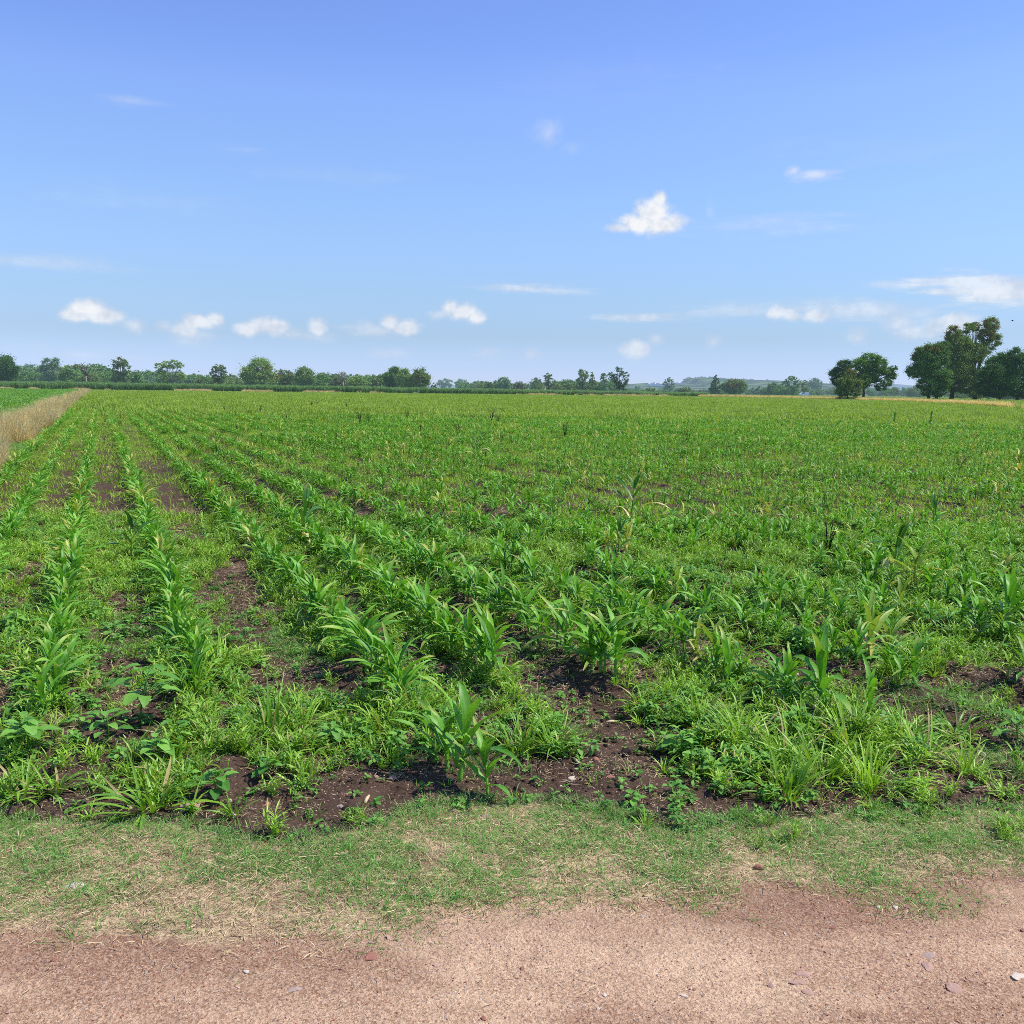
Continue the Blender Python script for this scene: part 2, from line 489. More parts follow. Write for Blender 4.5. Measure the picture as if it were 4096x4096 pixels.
def build_ground():
    xs = axis(-9000, 9000, -6.0, 6.5, 0.03, 1.045)
    ys = axis(-12, 12000, 1.6, 9.0, 0.028, 1.035)
    X, Y = np.meshgrid(xs, ys, indexing='xy')
    Z = zg(X, Y)
    nx, ny = len(xs), len(ys)
    edge = (fbm(X * 1.7, Y * 1.7, 21) - 0.5) * 0.28
    road = sstep(0.10, -0.10, Y - road_y(X) + edge)
    verge = sstep(0.08, -0.08, Y - verge_y(X) + edge * 0.8)
    rdd = Y - road_y(X) + edge
    edgeb = sstep(-.42, -.12, rdd) * sstep(.10, -.02, rdd) * (.35 + .65 * sstep(.35, .6, fbm(X * 1.3, Y * 1.3, 23)))
    r = np.hypot(X, Y)
    far = sstep(18, 70, r)
    q = perp(X, Y)
    far = np.maximum(far, 0.8 * sstep(OFFS[0] - 0.3, OFFS[0] - 0.8, q) * sstep(6, 12, Y))
    print('ground', nx, ny)
    I = np.arange(nx * ny).reshape(ny, nx)
    quads = np.stack([I[:-1, :-1], I[:-1, 1:], I[1:, 1:], I[1:, :-1]], -1).reshape(-1, 4)
    yc = ((Y - road_y(X) + edge)[:-1, :-1]).ravel(); vc = ((Y - verge_y(X) + edge * 0.8)[:-1, :-1]).ravel()
    kind = np.where(yc < 0, 0, np.where(vc < 0, 1, 2))
    co = np.stack([X.ravel(), Y.ravel(), Z.ravel()], 1)
    for k, nm in enumerate(('dirt_road', 'road_verge', 'field_ground')):
        qs = quads[kind == k]
        used, inv = np.unique(qs.ravel(), return_inverse=True)
        me = bpy.data.meshes.new(nm)
        me.vertices.add(len(used)); me.vertices.foreach_set('co', co[used].astype(np.float32).ravel())
        me.loops.add(len(inv)); me.loops.foreach_set('vertex_index', inv.astype(np.int32).ravel())
        me.polygons.add(len(qs)); me.polygons.foreach_set('loop_start', np.arange(0, len(inv), 4, dtype=np.int32))
        me.polygons.foreach_set('use_smooth', np.ones(len(qs), bool))
        me.update(calc_edges=True)
        for an, arr in (('road', road), ('verge', verge), ('far', far), ('edge', edgeb)):
            a = me.attributes.new(an, 'FLOAT', 'POINT'); a.data.foreach_set('value', arr.ravel()[used].astype(np.float32))
        me.materials.append(M['earth'])
        tag(link(nm, me), kind='structure')


build_ground()

# ------------------------------------------------------------------ plant prototypes
def corn_plant_parts(rs, dry=0.0, tall=1.0, nleaf=None, dryleaf=0):
    """-> (stalk MB, [leaf MB]); about 0.45 m tall at tall=1"""
    random.seed(rs)
    st = MB(); leaves = []
    H = 0.17 * tall
    lean = (random.uniform(-0.02, 0.02), random.uniform(-0.02, 0.02))
    pts = [(lean[0] * t, lean[1] * t, -0.03 + (H + 0.03) * t) for t in (0, .25, .5, .75, 1)]
    st.tube(pts, [0.010, 0.010, 0.009, 0.008, 0.005], 6, 0.4, dry)
    n = nleaf or random.randint(7, 9)
    a0 = random.uniform(0, 6.28)
    for i in range(n):
        t = i / (n - 1)
        L = MB()
        az = a0 + (math.pi if i % 2 else 0) + random.uniform(-0.6, 0.6)
        ln = (0.13 + 0.20 * math.sin(math.pi * min(1, 0.25 + t * 0.62))) * random.uniform(0.85, 1.15) * (0.75 + 0.25 * tall)
        if t > .85: ln *= 0.8
        el = math.radians(38 + 38 * t + random.uniform(-12, 10)); dp = math.radians(random.uniform(60, 118) * (1 - 0.45 * t))
        d = dry
        if i < dryleaf: d = random.uniform(.7, 1.0); dp *= 1.4
        z = 0.02 + H * (0.15 + 0.85 * t)
        L.ribbon((lean[0] * t, lean[1] * t, z), az, ln, random.uniform(0.038, 0.056), el, dp, n=8, fold=0.35,
                 tint=random.uniform(0.1, 1.0) * (0.7 + 0.3 * t), dry=d, twist=random.uniform(-0.7, 0.7), wave=0.28,
                 drytip=random.choice([0, 0, 0.3, 0.7]), side=random.uniform(-0.35, 0.35))
        leaves.append(L)
    return st, leaves


def merged(mbs):
    m = MB()
    for b in mbs:
        base = len(m.v); m.v += b.v; m.f += [tuple(i + base for i in f) for f in b.f]
        for k in m.a: m.a[k] += b.a[k]
    return m


def corn_merged(rs, **kw):
    st, lv = corn_plant_parts(rs, **kw)
    return merged([st] + lv).mesh('corn', M['corn'])


def grass_clump(rs, nb, l0, l1, w, e0=35, e1=85, spread=0.03, droop=60, mat='weedgrass', nseg=4, fold=0.3, drop=0.06, name='grass'):
    random.seed(rs); m = MB()
    for i in range(nb):
        a = random.uniform(0, 6.28); r = spread * math.sqrt(random.random())
        m.ribbon((r * math.cos(a), r * math.sin(a), -0.01), a + random.uniform(-.9, .9), random.uniform(l0, l1), w * random.uniform(.7, 1.2),
                 math.radians(random.uniform(e0, e1)), math.radians(droop * random.uniform(.3, 1.4)), n=nseg, fold=fold,
                 tint=random.random(), dry=(1.0 if random.random() < drop else 0.0), twist=random.uniform(-1, 1), prof=0,
                 side=random.uniform(-.4, .4))
    return m.mesh(name, M[mat])


def leafblade_grass(rs, nst=7, h=0.2, w=0.012, mat='weedgrass'):
    """weedy grass with stems that carry short leaves (crabgrass-like)"""
    random.seed(rs); m = MB()
    for i in range(nst):
        a = random.uniform(0, 6.28); e = math.radians(random.uniform(30, 80)); L = h * random.uniform(.6, 1.15)
        p = np.array([random.uniform(-.03, .03), random.uniform(-.03, .03), -0.01]); tint = random.random()
        pts = [tuple(p)]
        for k in range(5):
            e2 = e + 0.08 * k
            p = p + np.array([math.cos(a) * math.cos(e2), math.sin(a) * math.cos(e2), math.sin(e2)]) * L / 5; pts.append(tuple(p))
            m.ribbon(tuple(p), a + (1 if k % 2 else -1) * random.uniform(.5, 1.6), random.uniform(.06, .13) * (h / .2) ** .5, w * random.uniform(.8, 1.2),
                     math.radians(random.uniform(20, 65)), math.radians(random.uniform(20, 80)), n=3, fold=0.3, tint=tint * .6 + random.random() * .4,
                     dry=(0.9 if random.random() < .04 else 0), twist=random.uniform(-.6, .6))
        m.tube(pts, [0.0016] * len(pts), 3, tint, 0.15)
    return m.mesh('grass', M[mat])


def broad_parts(rs, nl=9, h=0.10, L=0.055, W=0.038, jag=0.0):
    random.seed(rs); st = MB(); lv = []
    pts = [(0, 0, -0.02), (random.uniform(-.01, .01), random.uniform(-.01, .01), h * .5), (random.uniform(-.02, .02), random.uniform(-.02, .02), h)]
    st.tube(pts, [0.004, 0.0035, 0.002], 5, 0.2)
    a = random.uniform(0, 6.28)
    for i in range(nl):
        t = (i + .5) / nl; z = h * (0.25 + 0.75 * t)
        a += 2.4 + random.uniform(-.3, .3)
        pl = (0.05 * (1 - t) + 0.02) * h / .1 * .6
        e = math.radians(random.uniform(20, 50))
        b = (0, 0, z); tip = (math.cos(a) * math.cos(e) * pl, math.sin(a) * math.cos(e) * pl, z + math.sin(e) * pl)
        st.tube([b, tip], [0.0018, 0.0012], 3, 0.3)
        m = MB(); s = random.uniform(.7, 1.15) * (1.1 - .4 * t)
        # oval leaf with 5 across
        n = 7; co = []; ac = []
        el = math.radians(random.uniform(-10, 35)); dp = math.radians(random.uniform(20, 60)); p = np.array(tip)
        for k in range(n + 1):
            tt = k / n; ee = el - dp * tt
            d = np.array([math.cos(a) * math.cos(ee), math.sin(a) * math.cos(ee), math.sin(ee)]); sd = np.array([-math.sin(a), math.cos(a), 0])
            w = W * s * .5 * (math.sin(math.pi * min(1, tt ** .7 * .96 + .02)) ** .75)
            if jag and k % 2: w *= 1 - jag
            up = np.array([0, 0, 1.0])
            for j, q in enumerate((-1, -.5, 0, .5, 1)):
                co.append(tuple(p + sd * w * q + up * (abs(q) * w * .22 + .06 * w * math.sin(k * 2.3 + j)))); ac.append(q)
            p = p + d * L * s / n
        fs = [(k * 5 + j, k * 5 + j + 1, k * 5 + j + 6, k * 5 + j + 5) for k in range(n) for j in range(4)]
        m.add(co, fs, random.random(), 0.0, ac)
        lv.append(m)
    return st, lv


def broad_merged(rs, **kw):
    st, lv = broad_parts(rs, **kw)
    return merged([st] + lv).mesh('weed', M['broad'])


def bits(rs, n=24, spread=0.12, l0=0.01, l1=0.055, w=0.0024, mat='straw'):
    """dry blades and stalk scraps lying on the ground"""
    random.seed(rs); m = MB()
    for i in range(n):
        m.ribbon((random.uniform(-spread, spread), random.uniform(-spread, spread), random.uniform(0.001, 0.012)), random.uniform(0, 6.28),
                 random.uniform(l0, l1), w * random.uniform(.6, 1.6), random.uniform(-.05, .3), random.uniform(0, .6), n=3, fold=None,
                 tint=random.random(), twist=random.uniform(-1.5, 1.5), side=random.uniform(-1, 1))
    return m.mesh('litter', M[mat])


def rock_mesh(rs, mat, flat=0.6, sub=2, rough=0.25):
    import bmesh
    bm = bmesh.new(); bmesh.ops.create_icosphere(bm, subdivisions=sub, radius=0.5)
    r = np.random.default_rng(rs); ks = r.normal(0, 1, (9, 3)); ks /= np.linalg.norm(ks, axis=1)[:, None]; ds = r.uniform(0.24, 0.44, 9)
    st = (r.uniform(.8, 1.2), r.uniform(.6, 1.0))
    for v in bm.verts:
        c = np.array(v.co)
        for k, d in zip(ks, ds):          # cut facets
            q = c @ k
            if q > d: c = c - k * (q - d) * 0.9
        c = c * (1 + rough * 0.25 * r.normal())
        an = math.atan2(c[1], c[0]); kx = 1 + .16 * math.sin(2 * an + rs) + .12 * math.sin(3 * an + 2.1 * rs) + .07 * math.sin(5 * an + rs)
        v.co = (c[0] * st[0] * kx, c[1] * st[1] * kx, c[2] * flat)
    me = bpy.data.meshes.new('stone'); bm.to_mesh(me); bm.free(); me.materials.append(mat)
    return me


# ------------------------------------------------------------------ rows of corn
cornP = []
for i in range(20):
    st, lv = corn_plant_parts(100 + i, tall=random.choice([.9, 1.0, 1.2]))
    cornP.append((st.mesh('stalk', M['cornstalk']), [l.mesh('leaf', M['corn']) for l in lv]))
corn_sick = []
for i in range(4):
    st, lv = corn_plant_parts(300 + i, dry=0.30, dryleaf=2, tall=1.1)
    corn_sick.append((st.mesh('stalk', M['cornstalk']), [l.mesh('leaf', M['corn']) for l in lv]))
corn_tall = []
for i in range(5):
    st, lv = corn_plant_parts(340 + i, tall=2.0, nleaf=8, dryleaf=(2 if i % 2 == 0 else 0))
    corn_tall.append((st.mesh('stalk', M['cornstalk']), [l.mesh('leaf', M['corntall']) for l in lv]))
corn_far = [corn_merged(200 + i, tall=[.9, 1.05, 1.25][i % 3]) for i in range(14)] + [corn_merged(230, dry=.55, dryleaf=4, tall=1.5)]


def put_plant(name, parts, label, cat, x, y, s, group=None, rz=None, tilt=0.06, stalk='stalk', leaf='leaf'):
    root = link(name, None, loc=(x, y, float(zg(x, y))), rot=(random.gauss(0, tilt), random.gauss(0, tilt), random.uniform(0, 6.28) if rz is None else rz), scale=s)
    tag(root, label, cat, group)
    link(stalk, parts[0], root)
    for l in parts[1]: link(leaf, l, root)
    return root


ORD = ['first', 'second', 'third', 'fourth', 'fifth', 'sixth', 'seventh', 'eighth', 'ninth', 'tenth', 'eleventh', 'twelfth',
       'thirteenth', 'fourteenth', 'fifteenth', 'sixteenth', 'seventeenth', 'eighteenth', 'nineteenth', 'twentieth']
starts = {2: 2930, 3: 2800, 4: 2890, 5: 2760, 6: 2765, 7: 2900, 8: 2800}
cx, cy, cs, crow, cord = [], [], [], [], []
for ri, off in enumerate(OFFS):
    y0 = starts.get(ri)
    if y0:
        # distance along the row at which it starts
        k = KS[ri]; p = G(VPX + k * (y0 - horizon(VPX)), y0); t = float(p[0] * ROWD[0] + p[1] * ROWD[1])
    else:
        t = None
        for tt in np.arange(-40 - off * 0.6, 400, 0.1):
            x = ROWD[0] * tt + ROWP[0] * off; y = ROWD[1] * tt + ROWP[1] * off
            if y > verge_y(x) + 0.95 and y > 0.5: t = tt; break
        if t is None: continue
    o = 0
    while True:
        t += random.uniform(0.05, 0.13) if ri < 7 else random.uniform(0.06, 0.17)
        x = ROWD[0] * t + ROWP[0] * off; y = ROWD[1] * t + ROWP[1] * off
        if y > 62 or x < -0.62 * y - 30: break
        if abs(x) > 0.62 * y + 1.0: continue
        v = float(vnoise(x * .8, y * .8, 44)); g = float(vnoise(x * .35, y * .35, 45))
        right = float(sstep(0.5, 6, off))
        if v < 0.14 + 0.12 * right: continue
        jl = random.gauss(0, 0.03 + 0.03 * right)
        cx.append(x + ROWP[0] * jl); cy.append(y + ROWP[1] * jl)
        size = (0.64 + 0.36 * g) * random.uniform(.68, 1.16) * (1 - 0.16 * right)
        size *= 1 - 0.12 * float(sstep(9, 22, math.hypot(x, y)))
        cs.append(size); crow.append(ri); cord.append(o); o += 1
cx = np.array(cx); cy = np.array(cy); cs = np.array(cs); crow = np.array(crow)
inview = np.abs(cx) < 0.56 * cy + 0.12
dist = np.hypot(cx, cy) + np.where(inview, 0, 1000)
order = np.argsort(dist); near = set(order[:292].tolist())
cnt = {}
for i in sorted(near, key=lambda i: (crow[i], cy[i])):
    ri = int(crow[i]); k = cnt.get(ri, 0); cnt[ri] = k + 1
    rn = ORD[ri] if ri < len(ORD) else 'far right'
    size_w = 'large' if cs[i] > 0.84 else ('small' if cs[i] < 0.58 else 'mid-sized')
    if k < 20:
        lab = '%s green corn seedling, %s from the near end of the %s row from left' % (size_w, ORD[k], rn)
    else:
        lab = 'green corn seedling beyond the twentieth plant of the %s row from the left' % rn
    sick = random.random() < (0.09 if cx[i] > 1 else 0.02)
    parts = random.choice(corn_sick) if sick else random.choice(cornP)
    if sick: lab = lab.replace('green corn', 'yellowing corn')
    put_plant('corn_plant', parts, lab, 'corn plant', float(cx[i]), float(cy[i]), float(cs[i]), 'young corn plants in the field rows')
rest = np.array([i for i in range(len(cx)) if i not in near])
p_, r_, s_, i_ = place(cx[rest], cy[rest], 1, 1, len(corn_far) - 1, 0.07)
s_[:] = cs[rest][:, None] * np.array([1, 1, 1.0])
i_[RNG.random(len(i_)) < 0.05] = len(corn_far) - 1
stuff('young_corn', 'rows of young green corn further up the field', 'corn crop', corn_far, p_, r_, s_, i_)

# single corn plants that the photo shows standing out
HEROES = [
    ('n', 6, 1835, 3130, 1.35, 'tall corn plant standing alone on bare soil near the road, bottom centre'),
    ('n', 1, 1790, 3085, 0.95, 'corn plant just left behind the tall lone one on bare soil near the road'),
    ('n', 2, 1745, 3060, 0.80, 'low corn plant at the left of the small cluster on bare soil, bottom centre'),
    ('n', 4, 1950, 3180, 0.80, 'small corn plant closest to the road, right of the lone cluster'),
    ('n', 3, 3290, 2890, 1.35, 'large spreading dark green corn plant right of centre with arching leaves'),
    ('n', 5, 3475, 2875, 0.85, 'small upright corn plant just right of the large spreading one'),
    ('n', 7, 2400, 2735, 1.25, 'sturdy corn plant at the top of the bare soil channel, left of two'),
    ('n', 0, 2460, 2752, 1.2, 'sturdy corn plant at the top of the bare soil channel, right of two'),
    ('tall', 1, 530, 2255, 0.72, 'tall dark corn plant standing between the third and fourth rows on the left'),
    ('tall', 0, 1215, 2190, 0.92, 'tall corn plant with a drooping yellow leaf, left of centre'),
    ('tall', 2, 2520, 2110, 1.05, 'tallest corn plant in mid field, with pale hanging leaf, right of centre'),
    ('tall', 3, 2475, 2245, 0.62, 'dark corn plant in mid field below the tallest one'),
    ('sick', 0, 2640, 2130, 0.70, 'yellow wilted corn plant right of the tallest plant in mid field'),
    ('tall', 4, 3560, 2350, 0.90, 'tall ragged corn plant among yellowing ones at right'),
    ('sick', 1, 3480, 2640, 1.15, 'pale yellow wilted corn plant with hanging leaves at lower right'),
    ('sick', 2, 3560, 2660, 0.95, 'yellowing corn plant right beside the palest wilted one'),
    ('sick', 3, 3650, 2380, 1.0, 'yellow-tipped corn plant near the right edge, behind the ragged tall one'),
    ('tall', 1, 3735, 2140, 0.70, 'dark upright corn plant in mid field near the right edge'),
    ('tall', 0, 3575, 1715, 1.25, 'lone tall corn stalk with brown base in the far field, left of two'),
    ('tall', 1, 3717, 1708, 1.25, 'lone tall dark corn stalk in the far field, right of two'),
    ('tall', 2, 1000, 1905, 0.80, 'tall dark corn plant rising above the rows at mid left'),
    ('tall', 4, 1905, 1840, 0.95, 'tall corn plant rising in mid field just left of centre'),
    ('tall', 3, 870, 1880, 0.7, 'dark corn plant standing in the left rows short of the tall one'),
    ('sick', 2, 4075, 1910, 1.4, 'yellow drooping corn plant at the right edge of mid field'),
    ('n', 8, 4010, 2560, 1.35, 'large dark corn plant at the right edge of the photo'),
    ('sick', 0, 1120, 1725, 1.0, 'yellow corn plant in the left part of the far field'),
]
kinds = {'tall': corn_tall, 'n': cornP, 'sick': corn_sick}
random.seed(5)
for kd, i, px, py, s, lab in HEROES:
    g = G(px, py)
    if py < 2420: s *= 1.4 if kd == 'tall' else 1.25
    put_plant('corn_plant', kinds[kd][i], lab, 'corn plant', g[0], g[1], s, tilt=0.04)

# ------------------------------------------------------------------ weed density, from what the photo shows
def project(x, y, z=0.0):
    v = (np.stack([x, y, np.full_like(x, z) - CAM_H], 0)).T @ RN
    return CX + F_PX * v[:, 0] / -v[:, 2], CY - F_PX * v[:, 1] / -v[:, 2]


BARE = [(2050, 2560, 100, 60), (2150, 2680, 130, 80), (2300, 2820, 180, 110), (2450, 2950, 230, 110), (1900, 2430, 80, 45), (1780, 2330, 60, 40), (1250, 2420, 60, 120), (1000, 2180, 50, 90), (2560, 2900, 120, 90), (3950, 2720, 200, 60), (200, 3180, 130, 40), (2450, 2840, 230, 190), (2650, 3020, 330, 150), (2200, 2600, 170, 110), (1380, 2740, 130, 90), (950, 2330, 90, 90), (2250, 3130, 520, 95), (2250, 2720, 190, 130),
        (1350, 3180, 450, 120), (1850, 3150, 260, 90), (900, 3130, 210, 90), (420, 3120, 150, 50), (3850, 2800, 360, 100), (3980, 2960, 230, 150), (3900, 3130, 200, 80), (450, 2960, 350, 45),
        (2900, 3150, 180, 60), (3350, 2700, 220, 45), (1500, 2060, 130, 35), (1990, 2060, 120, 35), (2400, 2240, 120, 40), (2700, 2600, 130, 60),
        (2000, 2680, 120, 60), (3550, 2560, 130, 45), (1250, 2900, 60, 60), (2150, 2780, 120, 90), (1000, 1950, 70, 25), (480, 2420, 130, 40)]
LUSH = [(3050, 3030, 420, 190), (1100, 2860, 170, 90), (2090, 2960, 170, 90), (1650, 2800, 170, 120), (600, 3130, 260, 90), (120, 3060, 170, 120), (800, 2650, 200, 110),
        (1450, 3010, 230, 60), (2700, 2850, 200, 100)]


def cover(x, y):
    """0..1 how densely weeds grow"""
    px, py = project(x, y)
    c = 0.66 + 0.9 * (fbm(x * .9, y * .9, 61) - 0.42) * 2
    c = np.clip(c + .22 * sstep(2.5, 4.5, perp(x, y)) * sstep(6, 9, y), 0.08, 1)
    far = sstep(9, 20, np.hypot(x, y))
    c = c * (1 - far) + far * np.clip(c + .35, 0.2, 1)
    d = row_dist(x, y)
    c = np.clip(c + 0.45 * (d < 0.2), 0, 1)
    wob = 1 + 0.7 * (fbm(x * 5, y * 5, 71) - .5)
    for (a, b, rx, ry) in LUSH:
        q = np.hypot((px - a) / rx, (py - b) / ry) * wob
        c = np.maximum(c, 1.1 * (1 - sstep(.8, 1.1, q)))
    for (a, b, rx, ry) in BARE:
        q = np.hypot((px - a) / rx, (py - b) / ry) * wob
        c = c * (0.07 + 0.93 * sstep(.75, 1.15, q))
    head = y - verge_y(x)
    c = c * np.where((head < 0.5), 0.18, 1.0)
    q_ = perp(x, y); t_ = x * ROWD[0] + y * ROWD[1]
    fu = fbm(q_ * 1.3, t_ * .30, 77)
    md = sstep(.13, .26, row_dist(x, y) + (fbm(x * 6, y * 6, 79) - .5) * .16)
    c = c * (1 - .80 * sstep(.43, .53, fu) * md * (1 - sstep(3.0, 5.5, q_)) * (1 - .35 * sstep(20, 50, y)))
    for (a, b, rx, ry) in LUSH:
        q = np.hypot((px - a) / rx, (py - b) / ry) * wob
        c = np.maximum(c, 0.95 * (1 - sstep(.8, 1.05, q)))
    c = c * (head > 0.02)
    return c


wg = [leafblade_grass(400 + i, 9, 0.15, 0.017) for i in range(6)] + [grass_clump(420 + i, 22, .09, .22, .015, e0=25, droop=80) for i in range(4)]
bl = [broad_merged(500 + i, nl=11, h=0.07 + .02 * (i % 3), L=.05, W=.034) for i in range(5)]
tiny = [broad_merged(520 + i, nl=4, h=0.025, L=.022, W=.016) for i in range(3)] + [grass_clump(530 + i, 5, .03, .08, .005) for i in range(3)]
bm_ = [grass_clump(540 + i, 22, .03, .08, .0036, e0=0, e1=48, spread=.05, droop=45, mat='bermuda', nseg=3, fold=None, drop=.14, name='short_grass') for i in range(6)]
strawP = [bits(560 + i) for i in range(5)]

# near field weeds
xs, ys = wedge(2.9, 13, 360)
c = cover(xs, ys); typ = fbm(xs * .7, ys * .7, 81); rr = RNG.random(len(xs))
k = rr < c * 0.72
xg, yg = xs[k], ys[k]; tg = typ[k]; r2 = RNG.random(len(xg))
isb = r2 < sstep(.38, .62, tg) * .55 + .06
isd = (~isb) & (RNG.random(len(xg)) < .12)
protos = wg + bl
p_, r_, s_, i_ = place(xg, yg, .32, .78, len(wg), .18)
i_[isb] = len(wg) + RNG.integers(0, len(bl), isb.sum())
s_[isb] *= 1.15
stuff('field_weeds', 'dense grassy and broad-leaved weeds growing between the near corn rows', 'weeds', protos, p_, r_, s_, i_)
# tiny seedlings everywhere on soil
xs, ys = wedge(2.9, 9, 260)
k = (ys > verge_y(xs) - .05) & (RNG.random(len(xs)) < .7 * (0.25 + fbm(xs * 2, ys * 2, 91)))
p_, r_, s_, i_ = place(xs[k], ys[k], .6, 1.4, len(tiny), .2)
stuff('weed_seedlings', 'tiny green weed seedlings sprouting on the dark soil', 'seedlings', tiny, p_, r_, s_, i_)

# short creeping grass: verge + patches in the field
xs, ys = wedge(2.3, 9.5, 2900, margin=.5)
px, py = project(xs, ys)
head = ys - verge_y(xs); rd = ys - road_y(xs)
nz = fbm(xs * 3.1, ys * 3.1, 95); nz2 = fbm(xs * 12, ys * 12, 97)
dens = sstep(-.14, .34, rd + (nz - .5) * .8) * (head < .05 + (nz - .5) * .3) * (0.30 + .70 * sstep(.35, .50, nz * .5 + nz2 * .5))
dens = dens + 0.05 * (rd > 0) * (head < .1)
fieldp = (head > 0) * sstep(.58, .67, fbm(xs * 1.1, ys * 1.1, 99)) * .40
for (a, b, rx, ry) in [(1250, 2560, 190, 100), (3750, 2620, 260, 60), (2500, 2480, 150, 45), (1900, 3230, 260, 40), (1530, 2400, 90, 50)]:
    q = np.hypot((px - a) / rx, (py - b) / ry)
    fieldp = np.maximum(fieldp, .9 * (1 - sstep(.7, 1.2, q + (nz - .5))))
dens = np.where(head > .0, np.maximum(dens, fieldp), dens)
k = RNG.random(len(xs)) < dens * .8
p_, r_, s_, i_ = place(xs[k], ys[k], .45, .95, len(bm_), .15)
stuff('short_grass', 'short creeping green grass along the verge of the dirt road', 'grass', bm_, p_, r_, s_, i_)

# taller grassy sprouts in the right part of the verge
xs, ys = wedge(2.5, 5, 60, margin=.5)
px, py = project(xs, ys); head = ys - verge_y(xs)
k = (head < .05) & (head > -.28) & (RNG.random(len(xs)) < .03 + .65 * sstep(2300, 2900, px) * (fbm(xs * 3, ys * 3, 33) > .42))
p_, r_, s_, i_ = place(xs[k], ys[k], .25, .55, 8, .15)
stuff('verge_sprouts', 'taller leafy grass sprouts in the verge at the field edge', 'grass', wg, p_, r_, s_, i_)

# straw and litter
xs, ys = wedge(2.2, 14, 260)
head = ys - verge_y(xs); rd = ys - road_y(xs)
nz = fbm(xs * 1.5, ys * 1.5, 113)
dens = np.where(head < 0, np.where(rd > -.05, .98, .06 * sstep(-.6, 0, rd)), .22 + .5 * sstep(.45, .62, nz))
k = RNG.random(len(xs)) < dens
p_, r_, s_, i_ = place(xs[k], ys[k], .5, 1.1, len(strawP), .03)
stuff('straw_litter', 'dry straw and dead grass blades lying over verge and soil', 'straw', strawP, p_, r_, s_, i_)
cobs = [bits(580 + i, 5, .2, .08, .28, .016) for i in range(4)]
xs, ys = wedge(3.4, 50, 3.0)
k = (ys > verge_y(xs)) & (RNG.random(len(xs)) < .08 + .8 * sstep(.58, .70, fbm(xs * .6, ys * .6, 117)))
p_, r_, s_, i_ = place(xs[k], ys[k], .5, 1.0, len(cobs), .05)
stuff('stalk_residue', 'pale scraps of old corn stalks lying between the rows', 'crop residue', cobs, p_, r_, s_, i_)

# clods and gravel
clods = [rock_mesh(600 + i, M['clod'], .75, 2, .5) for i in range(4)]
xs, ys = wedge(2.9, 9, 480)
k = (ys > verge_y(xs) - .02) & (RNG.random(len(xs)) < .6)
p_, r_, s_, i_ = place(xs[k], ys[k], .007, .040, 4, .8)
big = RNG.random(len(s_)) < .03; s_[big] *= 2.4
stuff('soil_clods', 'dark crumbly clods of soil on the bare ground', 'soil clods', clods, p_, r_, s_, i_)
gr = [rock_mesh(620 + i, M[m], .6, 1, .3) for i, m in enumerate(['stone_pink', 'stone_pale', 'stone_red', 'stone_red', 'stone_pink', 'stone_pale'])]
xs, ys = wedge(1.9, 5.2, 1500, margin=.4)
rd = ys - road_y(xs)
k = RNG.random(len(xs)) < np.where(rd < 0, .7, np.where(ys < verge_y(xs), .15, .34))
p_, r_, s_, i_ = place(xs[k], ys[k], .003, .012, 6, .6)
big = RNG.random(len(s_)) < .02; s_[big] *= RNG.uniform(1.5, 3.0, big.sum())[:, None]
stuff('gravel', 'fine pinkish gravel scattered over the dirt road', 'gravel', gr, p_, r_, s_, i_)

# ------------------------------------------------------------------ middle and far field
def mid_patch(rs, size, nb, nc, h=1.0, w=.016, mat='field', dryp=.05):
    """patch of the weedy crop as it reads from afar"""
    random.seed(rs); m = MB()
    for i in range(nb):
        m.ribbon((random.uniform(-size, size), random.uniform(-size, size), -.01), random.uniform(0, 6.28), random.uniform(.05, .12) * h, w * random.uniform(.7, 1.4),
                 math.radians(random.uniform(35, 85)), math.radians(random.uniform(10, 80)), n=2, fold=None, tint=random.random() * .8,
                 dry=(.8 if random.random() < dryp else 0), twist=random.uniform(-.8, .8))
    for i in range(nc):
        bx, by = random.uniform(-size, size), random.uniform(-size, size)
        for j in range(5):
            m.ribbon((bx, by, random.uniform(.02, .12)), random.uniform(0, 6.28), random.uniform(.16, .3) * h, .035, math.radians(random.uniform(45, 80)),
                     math.radians(random.uniform(20, 90)), n=3, fold=None, tint=.3 + random.random() * .7, twist=random.uniform(-.6, .6))
    return m.mesh('patch', M[mat])


mw = [mid_patch(700 + i, .22, 26, 0, 1.0, .014) for i in range(6)]
xs, ys = wedge(12.5, 75, 20)
q = perp(xs, ys); c = cover(xs, ys) * (1 - sstep(40, 75, ys)) * (1 - .30 * (1 - sstep(1.5, 6, q)) * (row_dist(xs, ys) > .2))
k = (RNG.random(len(xs)) < c) & (q > BERM_R + .1)
p_, r_, s_, i_ = place(xs[k], ys[k], .8, 1.2, len(mw), .05)
stuff('mid_field_weeds', 'carpet of green weeds among the corn in the middle of the field', 'weeds', mw, p_, r_, s_, i_)

fw = [mid_patch(720 + i, 1.0, 90, 14, 1.3, .028, 'farfield', .12) for i in range(6)]
xs, ys = wedge(38, 285, 0.62, margin=6)
q = perp(xs, ys)
k = (RNG.random(len(xs)) < sstep(38, 75, ys) + .05) & infield_far(xs, ys) & (q > BERM_R) & (RNG.random(len(xs)) < .55 + .45 * sstep(.3, .55, fbm(xs * .06, ys * .06, 131)))
p_, r_, s_, i_ = place(xs[k], ys[k], .8, 1.15, len(fw), .01)
stuff('far_field_crop', 'yellow-green weedy young crop filling the far half of the field', 'crop', fw, p_, r_, s_, i_)


